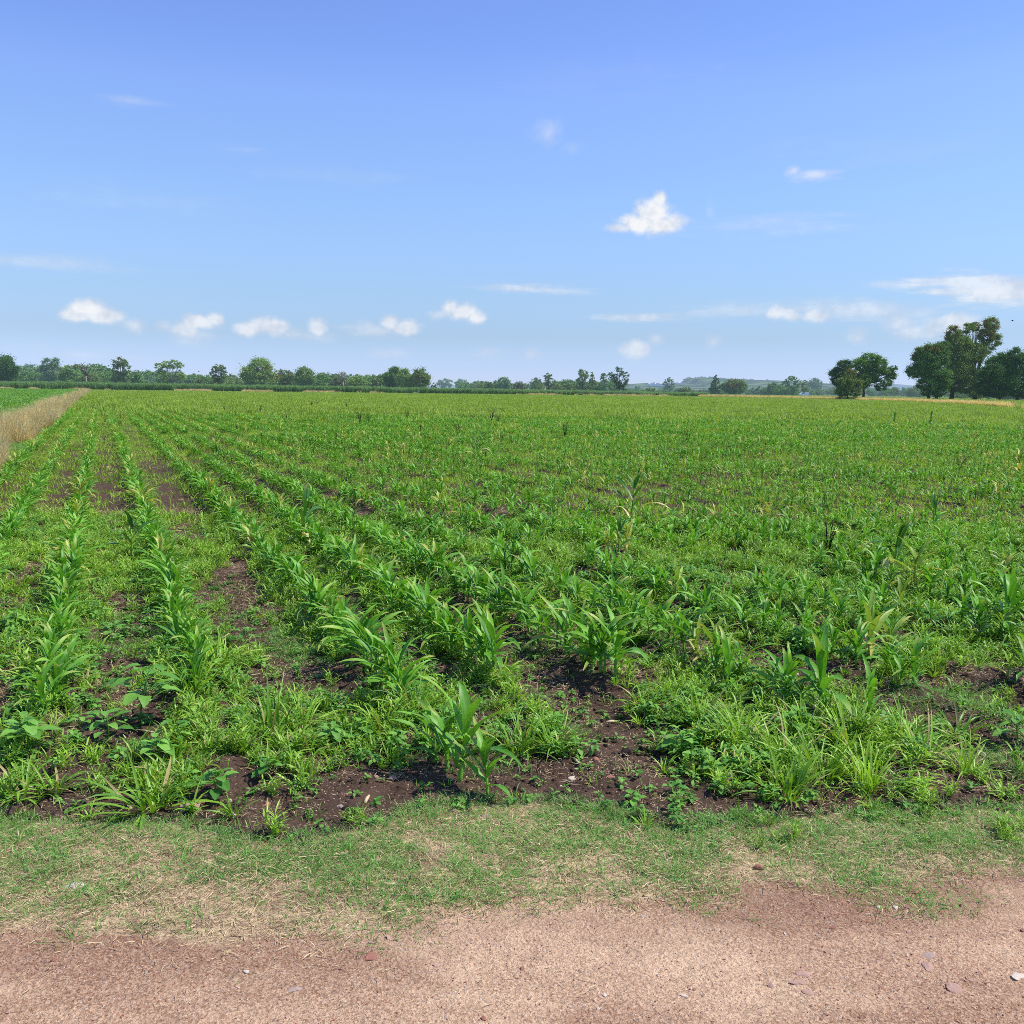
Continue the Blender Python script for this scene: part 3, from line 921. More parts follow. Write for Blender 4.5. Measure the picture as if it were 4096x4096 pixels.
def row_seg(rs):
    random.seed(rs); m = MB()
    for i in range(13):
        bx = -2 + i * .31 + random.uniform(-.1, .1)
        if random.random() < .15: continue
        s = random.uniform(.7, 1.1)
        for j in range(6):
            m.ribbon((bx, random.gauss(0, .04), random.uniform(.02, .16) * s), random.uniform(0, 6.28), random.uniform(.2, .34) * s, .04, math.radians(random.uniform(40, 80)),
                     math.radians(random.uniform(20, 90)), n=3, fold=None, tint=random.random(), twist=random.uniform(-.6, .6))
    return m.mesh('row', M['farfield'])


rows = [row_seg(740 + i) for i in range(6)]
X_, Y_ = [], []
for off in OFFS:
    t = np.arange(-60 - off * .6, 320, 4.0) + RNG.uniform(-.3, .3)
    x = ROWD[0] * t + ROWP[0] * off; y = ROWD[1] * t + ROWP[1] * off
    k = (y > 60) & (np.abs(x) < .62 * y + 4) & infield_far(x, y, 2)
    X_.append(x[k]); Y_.append(y[k])
X_ = np.concatenate(X_); Y_ = np.concatenate(Y_)
k = RNG.random(len(X_)) < .85
p_, r_, s_, i_ = place(X_[k], Y_[k], .75, 1.0, 6, 0.0)
r_[:, 0] = 0; r_[:, 1] = 0; r_[:, 2] = math.atan2(ROWD[1], ROWD[0]) + np.where(RNG.random(len(r_)) < .5, 0, math.pi)
stuff('far_corn_rows', 'corn rows running away to the far edge of the field', 'corn crop', rows, p_, r_, s_, i_)

# green strip of short grass beside the leftmost row
strip = [grass_clump(760 + i, 45, .04, .12, .008, e0=10, e1=80, spread=.2, mat='bermuda', nseg=2, fold=None, drop=.03, name='strip') for i in range(4)]
xs, ys = wedge(5, 70, 22, margin=2)
q = perp(xs, ys)
k = (q < OFFS[0] - .25) & (q > BERM_R - .3)
p_, r_, s_, i_ = place(xs[k], ys[k], .9, 1.4, 4, .05)
stuff('grass_strip', 'low green grass strip between the leftmost corn row and the dry grass bank', 'grass', strip, p_, r_, s_, i_)

# ------------------------------------------------------------------ dry grass
def tall_grass(rs, nb=60, h=.8, w=.010, spread=.20):
    random.seed(rs); m = MB()
    for i in range(nb):
        a = random.uniform(0, 6.28); r = spread * math.sqrt(random.random())
        m.ribbon((r * math.cos(a), r * math.sin(a), -.03), a + random.uniform(-1, 1), h * random.uniform(.55, 1.1), w * random.uniform(.7, 1.4),
                 math.radians(random.uniform(58, 88)), math.radians(random.uniform(5, 60)), n=4, fold=None, tint=random.random() ** .6, dry=(1.0 if random.random() < .12 else 0.0), twist=random.uniform(-1, 1), prof=1 if random.random() < .3 else 0)
    return m.mesh('tall_grass', M['drygrass'])


tg = [tall_grass(800 + i) for i in range(6)]
ts = RNG.uniform(5, 255, 9000)
ts = 5 + 250 * RNG.random(9000) ** 1.6
qq = RNG.uniform(BERM_L + .1, BERM_R + .25, 9000) + (fbm(ts * .5, ts * 0 + 3, 149) - .5) * 1.1
xs = ROWD[0] * ts + ROWP[0] * qq; ys = ROWD[1] * ts + ROWP[1] * qq
nb_ = fbm(xs * .8, ys * .8, 141)
k = (np.abs(xs) < .62 * ys + 3) & (nb_ > .33) & (RNG.random(len(xs)) < .42)
p_, r_, s_, i_ = place(xs[k], ys[k], 1.0, 1.4, 6, .16)
s_ *= .62; s_[:, 2] *= (.5 + 1.0 * sstep(.36, .66, nb_[k]))
stuff('dry_grass_bank', 'bank of tall dry straw-coloured grass along the left side of the field', 'dry grass', tg, p_, r_, s_, i_)

tgf = [tall_grass(820 + i, 46, .95, .035, .5) for i in range(4)]
# strips at the far edge: clumpy on the left, continuous on the right
us = RNG.uniform(-.62, .64, 15000)
ys = far_u(us); ys = ys + RNG.uniform(0.5, 5, len(us)) * ys / 270; xs = us * ys
px, _ = project(xs, ys)
cl = fbm(us * 30, us * 3, 151)
dens = np.where(px < 1900, .8 * sstep(.50, .58, cl), np.where(px < 2800, .75 * sstep(.36, .5, cl), .9 * sstep(.28, .36, cl)))
k = RNG.random(len(xs)) < dens * .33 * (1 + 1.9 * (px > 2600))
p_, r_, s_, i_ = place(xs[k], ys[k], .6, 1.1, 4, .08)
stuff('dry_grass_edge', 'strip of pale dry grass along the far edge of the field', 'dry grass', tgf, p_, r_, s_, i_)

# weeds mixed into the far edge + crop beyond at right
gf = [mid_patch(840 + i, .8, 60, 20, 2.2, .06, 'farfield') for i in range(4)]
us = RNG.uniform(-.1, .64, 30000); fy = far_u(us)
ys = fy + RNG.uniform(0, 1, len(us)) ** 1.5 * 110 + 6; xs = us * ys
px, _ = project(xs, ys)
k = (RNG.random(len(xs)) < np.where(px > 2500, .55, .0)) & (np.abs(xs) < .62 * ys + 8)
p_, r_, s_, i_ = place(xs[k], ys[k], .8, 1.3, 4, .02)
stuff('crop_beyond', 'low green crop beyond the dry grass strip on the right', 'crop', gf, p_, r_, s_, i_)

# tall maize band behind the field, left and centre
def maize(rs):
    random.seed(rs); m = MB()
    for q in range(5):
        bx, by = random.uniform(-.9, .9), random.uniform(-.4, .4); h = random.uniform(1.7, 2.1)
        m.tube([(bx, by, 0), (bx, by, h)], [.02, .012], 4, .4)
        for j in range(9):
            m.ribbon((bx, by, h * (.12 + .1 * j)), random.uniform(0, 6.28), random.uniform(.6, .85), .085, math.radians(random.uniform(50, 75)), math.radians(random.uniform(70, 130)),
                     n=4, fold=None, tint=random.random(), twist=random.uniform(-.5, .5))
    return m.mesh('maize', M['maize'])


mz = [maize(860 + i) for i in range(5)]
us = RNG.uniform(-.62, .20, 26000)
ys = np.maximum(far_u(us), 262) + 6 + RNG.uniform(0, 1, len(us)) ** 1.5 * 60; xs = us * ys
px, _ = project(xs, ys)
k = (RNG.random(len(xs)) < .55) & (np.abs(xs) < .62 * ys)
xs, ys, px = xs[k], ys[k], px[k]
p_, r_, s_, i_ = place(xs, ys, .95, 1.12, 5, .02)
hz = np.interp(px, [0, 1000, 2100, 2700], [.93, .82, .68, .56]) * (.80 + .42 * fbm(xs * .15, ys * .15, 171)); s_[:, 2] *= hz
stuff('tall_maize', 'dark green band of tall maize behind the far edge of the field', 'maize', mz, p_, r_, s_, i_)

# neighbouring bean field on the left of the bank
bp = []
for i in range(4):
    random.seed(880 + i); m = MB()
    for j in range(80):
        a = random.uniform(0, 6.28)
        m.ribbon((random.uniform(-.5, .5), random.uniform(-.5, .5), random.uniform(.1, .42)), a, random.uniform(.08, .15), .085, math.radians(random.uniform(0, 50)),
                 math.radians(random.uniform(10, 70)), n=2, fold=None, tint=random.random(), prof=1)
    bp.append(m.mesh('bean', M['bean']))
ts = 8 + 250 * RNG.random(60000) ** .8; qq = BERM_L - .3 - 90 * RNG.random(60000)
xs = ROWD[0] * ts + ROWP[0] * qq; ys = ROWD[1] * ts + ROWP[1] * qq
k = (np.abs(xs) < .6 * ys + 3) & (ys < 262)
p_, r_, s_, i_ = place(xs[k], ys[k], .9, 1.3, 4, .04)
stuff('bean_field', 'bright green leafy crop in the neighbouring field on the far left', 'bean crop', bp, p_, r_, s_, i_)

# ------------------------------------------------------------------ dark dead weed stalks
def dead_stalks(rs):
    random.seed(rs); m = MB()
    for i in range(random.randint(4, 7)):
        a = random.uniform(0, 6.28); lean = random.uniform(0, .12)
        p = [(.06 * math.cos(a) * t + lean * t * t * math.cos(a), .06 * math.sin(a) * t + lean * t * t * math.sin(a), -.02 + .5 * t * random.uniform(.9, 1)) for t in (0, .4, .7, 1)]
        m.tube(p, [.004, .004, .006, .003], 4)
        for t in range(9):
            b = p[1 + t % 3]
            m.ribbon((b[0], b[1], b[2] * random.uniform(.7, 1)), random.uniform(0, 6.28), random.uniform(.03, .09), .016, math.radians(random.uniform(30, 80)), .5, n=2, fold=None)
    return m.mesh('dead_weed', M['darkstalk'])


ds = [dead_stalks(900 + i) for i in range(4)]
DEAD = [(3310, 2235, 1.15, 'cluster of dark dead weed stalks in the right mid field, the largest'), (2258, 1757, 1.5, 'dark dead weed stalk standing alone right of centre in the far field'),
        (3835, 1905, 1.3, 'thin dark dead weed stalks near the right edge of mid field'), (2750, 1780, 1.3, 'dark dead weed stalks in the far field right of the lone central one'),
        (2562, 1725, 1.3, 'brown dead weed stalk beyond the lone central one, to its right'), (1440, 1700, 1.6, 'dark dead weed clump in the far field left of centre'),
        (1475, 1695, 1.5, 'dark dead weed clump just right of another, far field left of centre'), (1630, 1690, 1.9, 'forked dark dead weed stalk in the centre left far field'),
        (1685, 1680, 1.5, 'slim dark dead weed stalk right of the forked one'), (1965, 1700, 2.0, 'broad clump of dark dead weeds at the centre of the far field'),
        (1990, 1702, 1.7, 'dark dead weeds at the right end of the broad central clump'), (1680, 1742, 1.2, 'small dark dead weed tuft left of the centre'),
        (1830, 1742, 1.2, 'small dark dead weed tuft near the centre'), (1040, 1655, 1.6, 'dark dead weed tuft near the left rows'),
        (1245, 1635, 1.8, 'dark dead weed tuft in the far left centre of the field'), (1270, 1625, 1.6, 'dark dead weed tuft beyond its neighbour, far left centre'),
        (1388, 1640, 1.8, 'dark dead weed tuft standing between left and centre, far away'), (900, 1655, 1.4, 'dark dead weed stalk among the far left rows'),
        (780, 1605, 1.8, 'brownish dead weed tuft far up the left rows'), (2287, 1650, 1.7, 'brown dead weed tuft in the far field just right of centre'),
        (1150, 1690, 1.3, 'dark dead weed tuft left of the paired ones'), (400, 1632, 1.3, 'dark dead weed tuft between the far left rows'),
        (2105, 1648, 1.3, 'faint dead weed tuft far right of centre'), (2855, 1622, 1.6, 'tiny dark dead weed stalk near the far edge')]
random.seed(3)
for i, (px, py, s, lab) in enumerate(DEAD):
    g = G(px, py)
    o = link('dead_weed', ds[i % 4], loc=(g[0], g[1], float(zg(g[0], g[1]))), rot=(0, 0, random.uniform(0, 6)), scale=(s * .7, s * .7, s * .75))
    tag(o, lab, 'dead weed', 'dark dead weeds standing in the field')

for i in range(75):
    px = random.uniform(250, 4000); py = horizon(px) + 45 + 230 * random.random() ** 1.3
    if px > 2100 and random.random() < .5: continue
    g = G(px, py); s = random.uniform(.6, 1.0) * (1 + .4 * (py < 1660))
    o = link('dead_weed', ds[i % 4], loc=(g[0], g[1], 0.0), rot=(random.uniform(-.1, .1), random.uniform(-.1, .1), random.uniform(0, 6)), scale=(s * .6, s * .6, s * .8))
    tag(o, 'small thin dark dead weed poking out of the far half of the green field', 'dead weed', 'small dead weeds scattered over the far field')

# ------------------------------------------------------------------ single weeds in the foreground
bw = []
for i, (nl, h, L, W, jg) in enumerate([(16, .32, .15, .10, .14), (14, .12, .080, .056, .10), (9, .09, .065, .05, 0), (14, .15, .08, .046, .05)]):
    st, lv = broad_parts(950 + i, nl=nl, h=h, L=L, W=W, jag=jg)
    bw.append((st.mesh('stem', M['broad']), [l.mesh('leaf', M['broad']) for l in lv]))
WEEDS = [(0, 560, 2915, 1.0, 'tall broad-leaved weed with big pale green leaves at lower left'), (1, 110, 3040, 1.3, 'broad-leaved weed at the left edge above the verge'),
         (1, 870, 3190, 1.0, 'grey-green broad-leaved weed beside the brown rocks at lower left'), (3, 430, 3000, 1.2, 'bushy broad-leaved weed low at the left on soil'),
         (2, 320, 2950, 1.0, 'small yellow-green broad-leaved weed alone on soil at left'), (1, 630, 3060, 1.1, 'silvery broad-leaved weed above the long-bladed grass clump'),
         (3, 700, 3010, 1.0, 'pointed-leaved weed right of the silvery one at lower left'), (2, 1920, 2690, 1.1, 'round-leaved weed at the left of the bare soil channel'),
         (1, 2720, 3030, 1.1, 'three-leaved broad weed at the left of the big grass patch'), (2, 2800, 3090, 1.2, 'leafy pointed weed at the bottom left of the big grass patch'),
         (1, 3180, 2960, 1.2, 'broad grey-green weed inside the big grass patch at right'), (1, 3560, 2935, 1.0, 'broad weed with one upright round leaf at the right'),
         (1, 1330, 2990, .9, 'broad-leaved weed right of the dense grass tuft at lower centre left'), (2, 2700, 3185, .8, 'creeping round-leaved weed on bare soil left of the pink stone'),
         (2, 2240, 2800, .55, 'tiny star-shaped weed in the bare soil channel'), (2, 2330, 2870, .6, 'small upright weed in the middle of the bare soil channel'),
         (3, 4070, 2990, 1.1, 'dark broad-leaved weed at the right edge of the photo'), (1, 1070, 3120, .8, 'spindly broad weed standing on soil at lower left centre'),
         (3, 980, 2590, 1.0, 'broad-leaved weed between the fourth and fifth rows'), (1, 460, 2560, 1.0, 'broad-leaved weed between the third and fourth rows'),
         (3, 380, 2480, 1.0, 'bushy weed just up from the one between the third and fourth rows'), (1, 60, 2530, 1.1, 'broad-leaved weed at the left edge beside the second row'),
         (1, 2770, 2840, .9, 'broad weed at the upper edge of the big grass patch')]
random.seed(8)
for k_, px, py, s, lab in WEEDS:
    g = G(px, py)
    put_plant('broadleaf_weed', bw[k_], lab, 'weed', g[0], g[1], s, 'broad-leaved weeds in the foreground', stalk='stem')

gc = []
for i in range(5):
    gc.append(grass_clump(970 + i, 60, .16, .36, .014, e0=30, e1=86, spread=.07, droop=80, nseg=6, name='grass_tuft'))
gc2 = [grass_clump(980 + i, 34, .14, .30, .019, e0=12, e1=70, spread=.05, droop=75, nseg=6, name='grass_tuft') for i in range(3)]
CL = [(gc, 1090, 2935, 1.0, 'dense tuft of long-bladed grass at lower left centre'), (gc, 1200, 2915, .8, 'smaller grass tuft attached right of the dense one'),
      (gc2, 600, 3230, 1.15, 'wide-bladed drooping grass tuft at the verge, lower left'), (gc2, 690, 3110, .9, 'wide-bladed grass tuft behind the drooping one at lower left'),
      (gc2, 90, 3190, .9, 'wide-bladed grass tuft at the left edge by the verge'), (gc2, 215, 3170, .75, 'small wide-bladed grass tuft right of the left edge one'),
      (gc, 2080, 3020, .85, 'yellow-green grass tuft on soil just right of centre bottom'), (gc, 2220, 3015, .75, 'thin grass tuft on soil at the right of the yellow-green one'),
      (gc, 2960, 3000, .95, 'tall grass tuft in the left of the big patch'), (gc, 3130, 3060, 1.0, 'tall grass tuft in the middle of the big patch'),
      (gc, 3290, 3110, 1.0, 'tall grass tuft in the lower middle of the big patch'), (gc, 3400, 3020, 1.0, 'tall grass tuft in the upper right of the big patch'),
      (gc, 3140, 3190, .95, 'bright grass tuft at the lower left of the big patch'), (gc, 3480, 3150, .9, 'grass tuft at the lower right of the big patch'),
      (gc, 3690, 3060, .8, 'upright grass tuft standing right of the big patch'), (gc, 2800, 2920, .8, 'grass tuft at the upper left end of the big patch'),
      (gc, 3620, 2990, .8, 'grass tuft behind the upright one at lower right'), (gc2, 3830, 2940, .9, 'spreading wide-bladed grass tuft on soil at right'),
      (gc, 3230, 2970, .9, 'grass tuft at the top of the big patch'), (gc, 3860, 3090, .7, 'thin grass tuft near the right edge on soil'),
      (gc, 780, 2800, .9, 'grass tuft at the near end of the fourth row'), (gc, 880, 2700, .9, 'grass tuft right of the near end of the fourth row'),
      (gc2, 2575, 2860, .7, 'grass tuft at the right bank of the bare channel'), (gc, 1530, 2940, .8, 'grass tuft below the near end of the fifth row'),
      (gc, 1660, 2900, .8, 'grass tuft at the near end of the fifth row')]
for i, (kd, px, py, s, lab) in enumerate(CL):
    g = G(px, py)
    o = link('grass_tuft', kd[i % len(kd)], loc=(g[0], g[1], float(zg(g[0], g[1]))), rot=(0, 0, random.uniform(0, 6)), scale=s)
    tag(o, lab, 'grass tuft', 'large grass tufts in the foreground')

# ------------------------------------------------------------------ single stones
ST = [(755, 3240, 75, 'stone_pink', .6, 'large brownish pink rock on soil at lower left'), (800, 3222, 50, 'stone_red', .6, 'smaller rock touching the large brownish one at lower left'),
      (932, 3262, 34, 'stone_pale', .7, 'upright white stone on dark soil at lower left'), (920, 3203, 26, 'stone_pale', .5, 'small white pebble above the upright white stone'),
      (1068, 3212, 36, 'stone_red', .4, 'flat reddish stone on dark soil at lower left centre'), (1570, 3110, 38, 'stone_pink', .6, 'pink angular stone on soil left of the lone corn cluster'),
      (1510, 3105, 26, 'stone_pink', .5, 'small pink pebble left of the angular pink stone'), (1362, 3232, 32, 'stone_grey', .5, 'flat grey stone near the verge left of centre'),
      (1228, 3060, 24, 'stone_pale', .7, 'small white stone beside a seedling at lower left centre'), (2905, 3125, 66, 'stone_pink', .6, 'large pink rounded stone at the foot of the big grass patch'),
      (2383, 3066, 42, 'stone_red', .5, 'red and white broken brick piece on soil right of centre'), (2284, 3110, 32, 'stone_pale', .6, 'tan stone left below the broken brick piece'),
      (2440, 3120, 44, 'stone_red', .35, 'flat dark red stone below the broken brick piece'), (3036, 3478, 44, 'stone_red', .8, 'dark red lump of stone on the grassy verge at right'),
      (296, 3548, 64, 'stone_pale', .3, 'flat white stone on the verge at left'), (1478, 3830, 66, 'stone_red', .25, 'flat pinkish red stone in the dirt road left of centre'),
      (984, 3890, 44, 'stone_pale', .35, 'pale flat stone in the dirt road at left'), (216, 3846, 32, 'stone_red', .4, 'small red stone in the dirt road near the left edge'),
      (1180, 3960, 62, 'stone_grey', .25, 'flat grey stone in the dirt road near the bottom'), (3195, 3935, 66, 'stone_pink', .25, 'pale flat stone in the road, below another, right of centre'),
      (3215, 3903, 60, 'stone_pink', .25, 'pale flat stone in the road above its neighbour, right of centre'), (3232, 3978, 50, 'stone_pink', .2, 'lowest of the three pale flat stones right of centre'),
      (3820, 3962, 84, 'stone_pink', .25, 'largest pale flat stone in the road at lower right'), (3712, 3868, 80, 'stone_pink', .25, 'pale flat stone under the grey one at right'),
      (3715, 3830, 66, 'stone_grey', .25, 'grey flat stone in the road at right'), (4070, 3912, 80, 'stone_pale', .25, 'pale flat stone at the right edge of the road'),
      (2415, 3978, 32, 'stone_pale', .35, 'left of two small pale stones near the bottom centre'), (2737, 3982, 34, 'stone_pale', .35, 'right of two small pale stones near the bottom centre'),
      (3330, 3714, 40, 'stone_red', .35, 'small red stone in the road right of centre'), (2570, 3665, 20, 'stone_pale', .5, 'small white pebble at the road edge right of centre'),
      (2762, 3772, 20, 'stone_grey', .8, 'single dark pebble in the road right of centre'), (1948, 3270, 46, 'stone_pink', .6, 'greyish pink stone behind a sprout at the verge centre'),
      (90, 3385, 40, 'stone_red', .4, 'reddish stone in the verge grass near the left edge'), (1062, 3385, 44, 'stone_red', .3, 'flat red stone at the verge edge left of centre'),
      (3650, 3570, 38, 'stone_red', .4, 'red stone at the road edge on the right'), (3180, 2690, 34, 'stone_pale', .5, 'pale stone on soil among the right corn rows'),
      (3760, 3060, 36, 'stone_red', .5, 'red stone at the right of the big grass patch'), (3720, 3165, 50, 'stone_red', .4, 'larger brownish red stone below right of the big grass patch')]
for i, (px, py, w, mt, fl, lab) in enumerate(ST):
    g = G(px, py); d = math.hypot(g[1], CAM_H); s = w * d / F_PX * (1.05 if py < 3700 else .85)
    me = rock_mesh(1000 + i, M[mt], fl, 2, .18)
    o = link('stone', me, loc=(g[0], g[1], float(zg(g[0], g[1])) + s * fl * .06), rot=(random.uniform(-.14, .14), random.uniform(-.14, .14), random.uniform(-.4, .4)), scale=s)
    tag(o, lab, 'stone', 'loose stones on road, verge and soil')
for px, py, ln, az, lab in [(1705, 2545, .17, .15, 'pale dry corn stalk piece lying between the fifth and sixth rows'), (2445, 2880, .06, .2, 'short pale stick lying in the bare soil channel'),
                            (1500, 2965, .05, -.3, 'small white chip on soil right of the dense grass tuft'), (1468, 3195, .07, 1.45, 'grey splinter of wood lying on soil near the verge'),
                            (2305, 3070, .06, 1.9, 'thin pale stick on soil left of the broken brick piece')]:
    m = MB(); a = az
    pts = [(-ln / 2 * math.cos(a), -ln / 2 * math.sin(a), 0), (0, 0, .004), (ln / 2 * math.cos(a), ln / 2 * math.sin(a), .001)]
    m.tube(pts, [.007, .008, .006], 7, .9)
    g = G(px, py)
    tag(link('stalk_piece', m.mesh('stalk_piece', M['straw']), loc=(g[0], g[1], float(zg(g[0], g[1])) + .008)), lab, 'dry stalk', 'stalk pieces lying on the soil')

# ------------------------------------------------------------------ trees
LEAFM = {}
def tree_leaf(key):
    if key not in LEAFM:
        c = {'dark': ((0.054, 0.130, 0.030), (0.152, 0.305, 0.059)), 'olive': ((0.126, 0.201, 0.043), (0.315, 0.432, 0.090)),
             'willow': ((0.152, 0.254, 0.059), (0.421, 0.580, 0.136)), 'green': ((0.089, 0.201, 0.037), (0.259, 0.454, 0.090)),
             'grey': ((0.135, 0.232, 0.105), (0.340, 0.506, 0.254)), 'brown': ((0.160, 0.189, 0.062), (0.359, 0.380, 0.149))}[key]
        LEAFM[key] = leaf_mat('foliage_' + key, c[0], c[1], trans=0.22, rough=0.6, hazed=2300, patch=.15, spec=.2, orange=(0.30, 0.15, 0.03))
    return LEAFM[key]


def crown_mesh(lobes, key, rs, leaf, dens=1.0, orange=None, gaps=0.25):
    """lobes: (x,y,z,rx,ry,rz); many small leaf faces gathered in clumps through each lobe"""
    r = np.random.default_rng(rs)
    C = []; T = []; O = []
    for li, (x, y, z, rx, ry, rz) in enumerate(lobes):
        nc = int(max(11, 30 * dens * (rx * rz / (leaf * leaf * 30)) ** .55))
        u = r.normal(0, 1, (nc, 3)); u /= np.linalg.norm(u, axis=1)[:, None]
        rad = r.uniform(.45, 1.0, nc) ** .6
        cc = np.array([x, y, z]) + u * rad[:, None] * np.array([rx, ry, rz]) * .82
        cr = np.sqrt(rx * rz) * r.uniform(.18, .40, nc)
        keep = r.random(nc) > gaps * .8
        for c0, r0 in zip(cc[keep], cr[keep]):
            n = int(max(16, 24.0 * dens * (r0 / leaf) ** 2))
            n = min(n, 700)
            v = r.normal(0, 1, (n, 3)); v /= np.linalg.norm(v, axis=1)[:, None]
            C.append(c0 + v * np.abs(r.normal(0, .62, n))[:, None] * r0 * np.array([1.15, 1.15, .8]))
            T.append(np.full(n, r.random()) * .6 + r.random(n) * .4)
            O.append(np.full(n, 1.0 if (orange and li in orange and r.random() < .5) else 0.0))
    C = np.concatenate(C); T = np.concatenate(T); O = np.concatenate(O); n = len(C)
    a = r.normal(0, 1, (n, 3)); a[:, 2] *= .6; a /= np.linalg.norm(a, axis=1)[:, None]
    b = np.cross(a, r.normal(0, 1, (n, 3))); b /= np.linalg.norm(b, axis=1)[:, None]
    L = leaf * r.uniform(.5, 1.2, n)[:, None]; W = L * .75
    q = np.stack([C - a * L * .6, C + b * W * .5, C + a * L * .6, C - b * W * .5], 1).reshape(-1, 3)
    me = bpy.data.meshes.new('crown')
    me.vertices.add(n * 4); me.vertices.foreach_set('co', q.astype(np.float32).ravel())
    me.loops.add(n * 4); me.loops.foreach_set('vertex_index', np.arange(n * 4, dtype=np.int32))
    me.polygons.add(n); me.polygons.foreach_set('loop_start', np.arange(0, n * 4, 4, dtype=np.int32))
    me.update(calc_edges=True)
    for nm, arr in (('tint', np.repeat(T, 4)), ('dry', np.zeros(n * 4)), ('orange', np.repeat(O, 4)), ('across', np.ones(n * 4))):
        at = me.attributes.new(nm, 'FLOAT', 'POINT'); at.data.foreach_set('value', arr.astype(np.float32))
    me.materials.append(tree_leaf(key))
    return me


TN = [0]
def tree(D, lobes_px, key, label, trunks=None, leaf=None, dens=1.0, orange=None, gaps=.25, bark='bark', name='tree', cat='tree', group='trees along the far side of the field', style=None):
    TN[0] += 1; rs = 2000 + TN[0]; r = random.Random(rs)
    S = D / F_PX
    leaf = leaf or max(.22, D * .0011)
    cxm = sum(l[0] for l in lobes_px) / len(lobes_px)
    base = AT(cxm, horizon(cxm), D); bx = base[0]
    lobes = []
    for (px, py, rx, ry) in lobes_px:
        w = AT(px, py, D)
        lobes.append((w[0] - bx, r.uniform(-.35, .35) * rx * S, w[2], rx * S * 1.10, rx * S * .95, ry * S * 1.08))
    root = link(name, None, loc=(bx, D, 0)); tag(root, label, cat, group)
    link('crown', crown_mesh(lobes, key, rs, leaf, dens, orange, gaps), root)
    tm = MB(); H = max(l[2] + l[5] for l in lobes)
    tr = [AT(t, horizon(t), D)[0] - bx for t in (trunks or [cxm])]
    for t0 in tr:
        near_l = sorted(lobes, key=lambda l: abs(l[0] - t0))[:max(2, len(lobes) // len(tr) + 1)]
        fork = (t0 + r.uniform(-.02, .02) * H, 0, H * r.uniform(.22, .32)); R0 = .020 * H + .05
        tm.tube([(t0, 0, -.2), (t0 + .01 * H, 0, fork[2] * .5), fork], [R0 * 1.25, R0, R0 * .8], 7)
        for l in near_l:
            e = (l[0], l[1], l[2] + l[5] * .45); mid = ((fork[0] * .45 + e[0] * .55), e[1] * .5, fork[2] * .5 + e[2] * .5)
            tm.tube([fork, mid, e], [R0 * .6, R0 * .36, R0 * .10], 5)
            for q in range(3):
                an = r.uniform(0, 6.28); e2 = (l[0] + l[3] * .75 * math.cos(an), l[1] + l[4] * .6 * math.sin(an), l[2] + l[5] * r.uniform(-.3, .8))
                tm.tube([mid, e2], [R0 * .22, R0 * .05], 4)
    link('trunk', tm.mesh('trunk', M[bark]), root)
    return root


def auto_lobes(x0, x1, top, base, style, rs):
    """lobes filling a photo box; style: round, tall, bush, cone, open"""
    r = random.Random(rs); w = x1 - x0; h = base - top; cx = (x0 + x1) / 2; L = []
    if style == 'round':
        L = [(cx, top + h * .36, w * .34, h * .34), (x0 + w * .26, top + h * .50, w * .25, h * .30), (x1 - w * .26, top + h * .48, w * .25, h * .30),
             (cx + w * .08, top + h * .68, w * .32, h * .26), (cx - w * .15, top + h * .72, w * .25, h * .24)]
    elif style == 'bush':
        for i in range(6):
            t = (i + .5) / 6; hh = h * (.55 + .4 * math.sin(math.pi * t)) * r.uniform(.8, 1.05)
            L.append((x0 + w * t, base - hh * .5, w * .19, hh * .5)); L.append((x0 + w * t, base - hh * .22, w * .16, hh * .3))
    elif style == 'tall':
        for i in range(5):
            t = i / 4; L.append((cx + r.uniform(-.1, .1) * w, top + h * (.12 + .74 * t), w * (.30 + .24 * math.sin(math.pi * (.2 + .7 * t))), h * .17))
    elif style == 'cone':
        for i in range(7):
            t = i / 6; L.append((cx + r.uniform(-.05, .05) * w, top + h * (.06 + .82 * t), w * (.10 + .44 * t ** .8), h * .13))
    elif style == 'open':
        for i in range(8):
            a = 2 * math.pi * i / 8; L.append((cx + w * .27 * math.cos(a), top + h * .38 + h * .24 * math.sin(a), w * r.uniform(.17, .25), h * r.uniform(.12, .18)))
        L.append((cx - w * .15, top + h * .78, w * .34, h * .20)); L.append((cx + w * .2, top + h * .82, w * .30, h * .18))
    return L


# the big group at right and the pair left of it, lobe by lobe
def D4(u, v): return 3072 + u / 1.887, 1200 + v / 1.887
def lob(l): return [(D4(u, v)[0], D4(u, v)[1], a / 1.887, b / 1.887) for u, v, a, b in l]

tree(232, lob([(1400, 255, 62, 62), (1370, 340, 60, 60), (1440, 330, 80, 80), (1520, 215, 55, 45), (1570, 200, 45, 35), (1690, 195, 62, 65), (1640, 265, 60, 60), (1720, 300, 55, 60),
               (1650, 360, 60, 60), (1460, 430, 110, 90), (1560, 400, 80, 80), (1420, 540, 100, 90), (1520, 570, 110, 90), (1500, 660, 90, 60), (1400, 640, 70, 70), (1580, 690, 70, 50)]), 'olive',
     'tallest tree of the big group at right, with reddish open crown tops', trunks=[D4(1385, 0)[0], D4(1560, 0)[0]], orange=[0, 1, 4, 5, 6], dens=1.0, gaps=.3, leaf=.24, group='big trees at the right')
tree(226, lob([(1160, 400, 62, 55), (1240, 380, 80, 50), (1130, 440, 45, 45), (1200, 470, 100, 80), (1300, 430, 80, 90), (1130, 540, 80, 50), (1250, 560, 100, 80), (1080, 560, 35, 30),
               (1200, 640, 80, 60), (1320, 600, 70, 90), (1330, 350, 50, 40), (1180, 690, 50, 40), (1290, 690, 70, 45)]), 'green',
     'broad tree with orange-brown left top at the left of the big right group', trunks=[D4(1212, 0)[0], D4(1270, 0)[0]], orange=[0, 2, 1], gaps=.25, leaf=.24, group='big trees at the right')
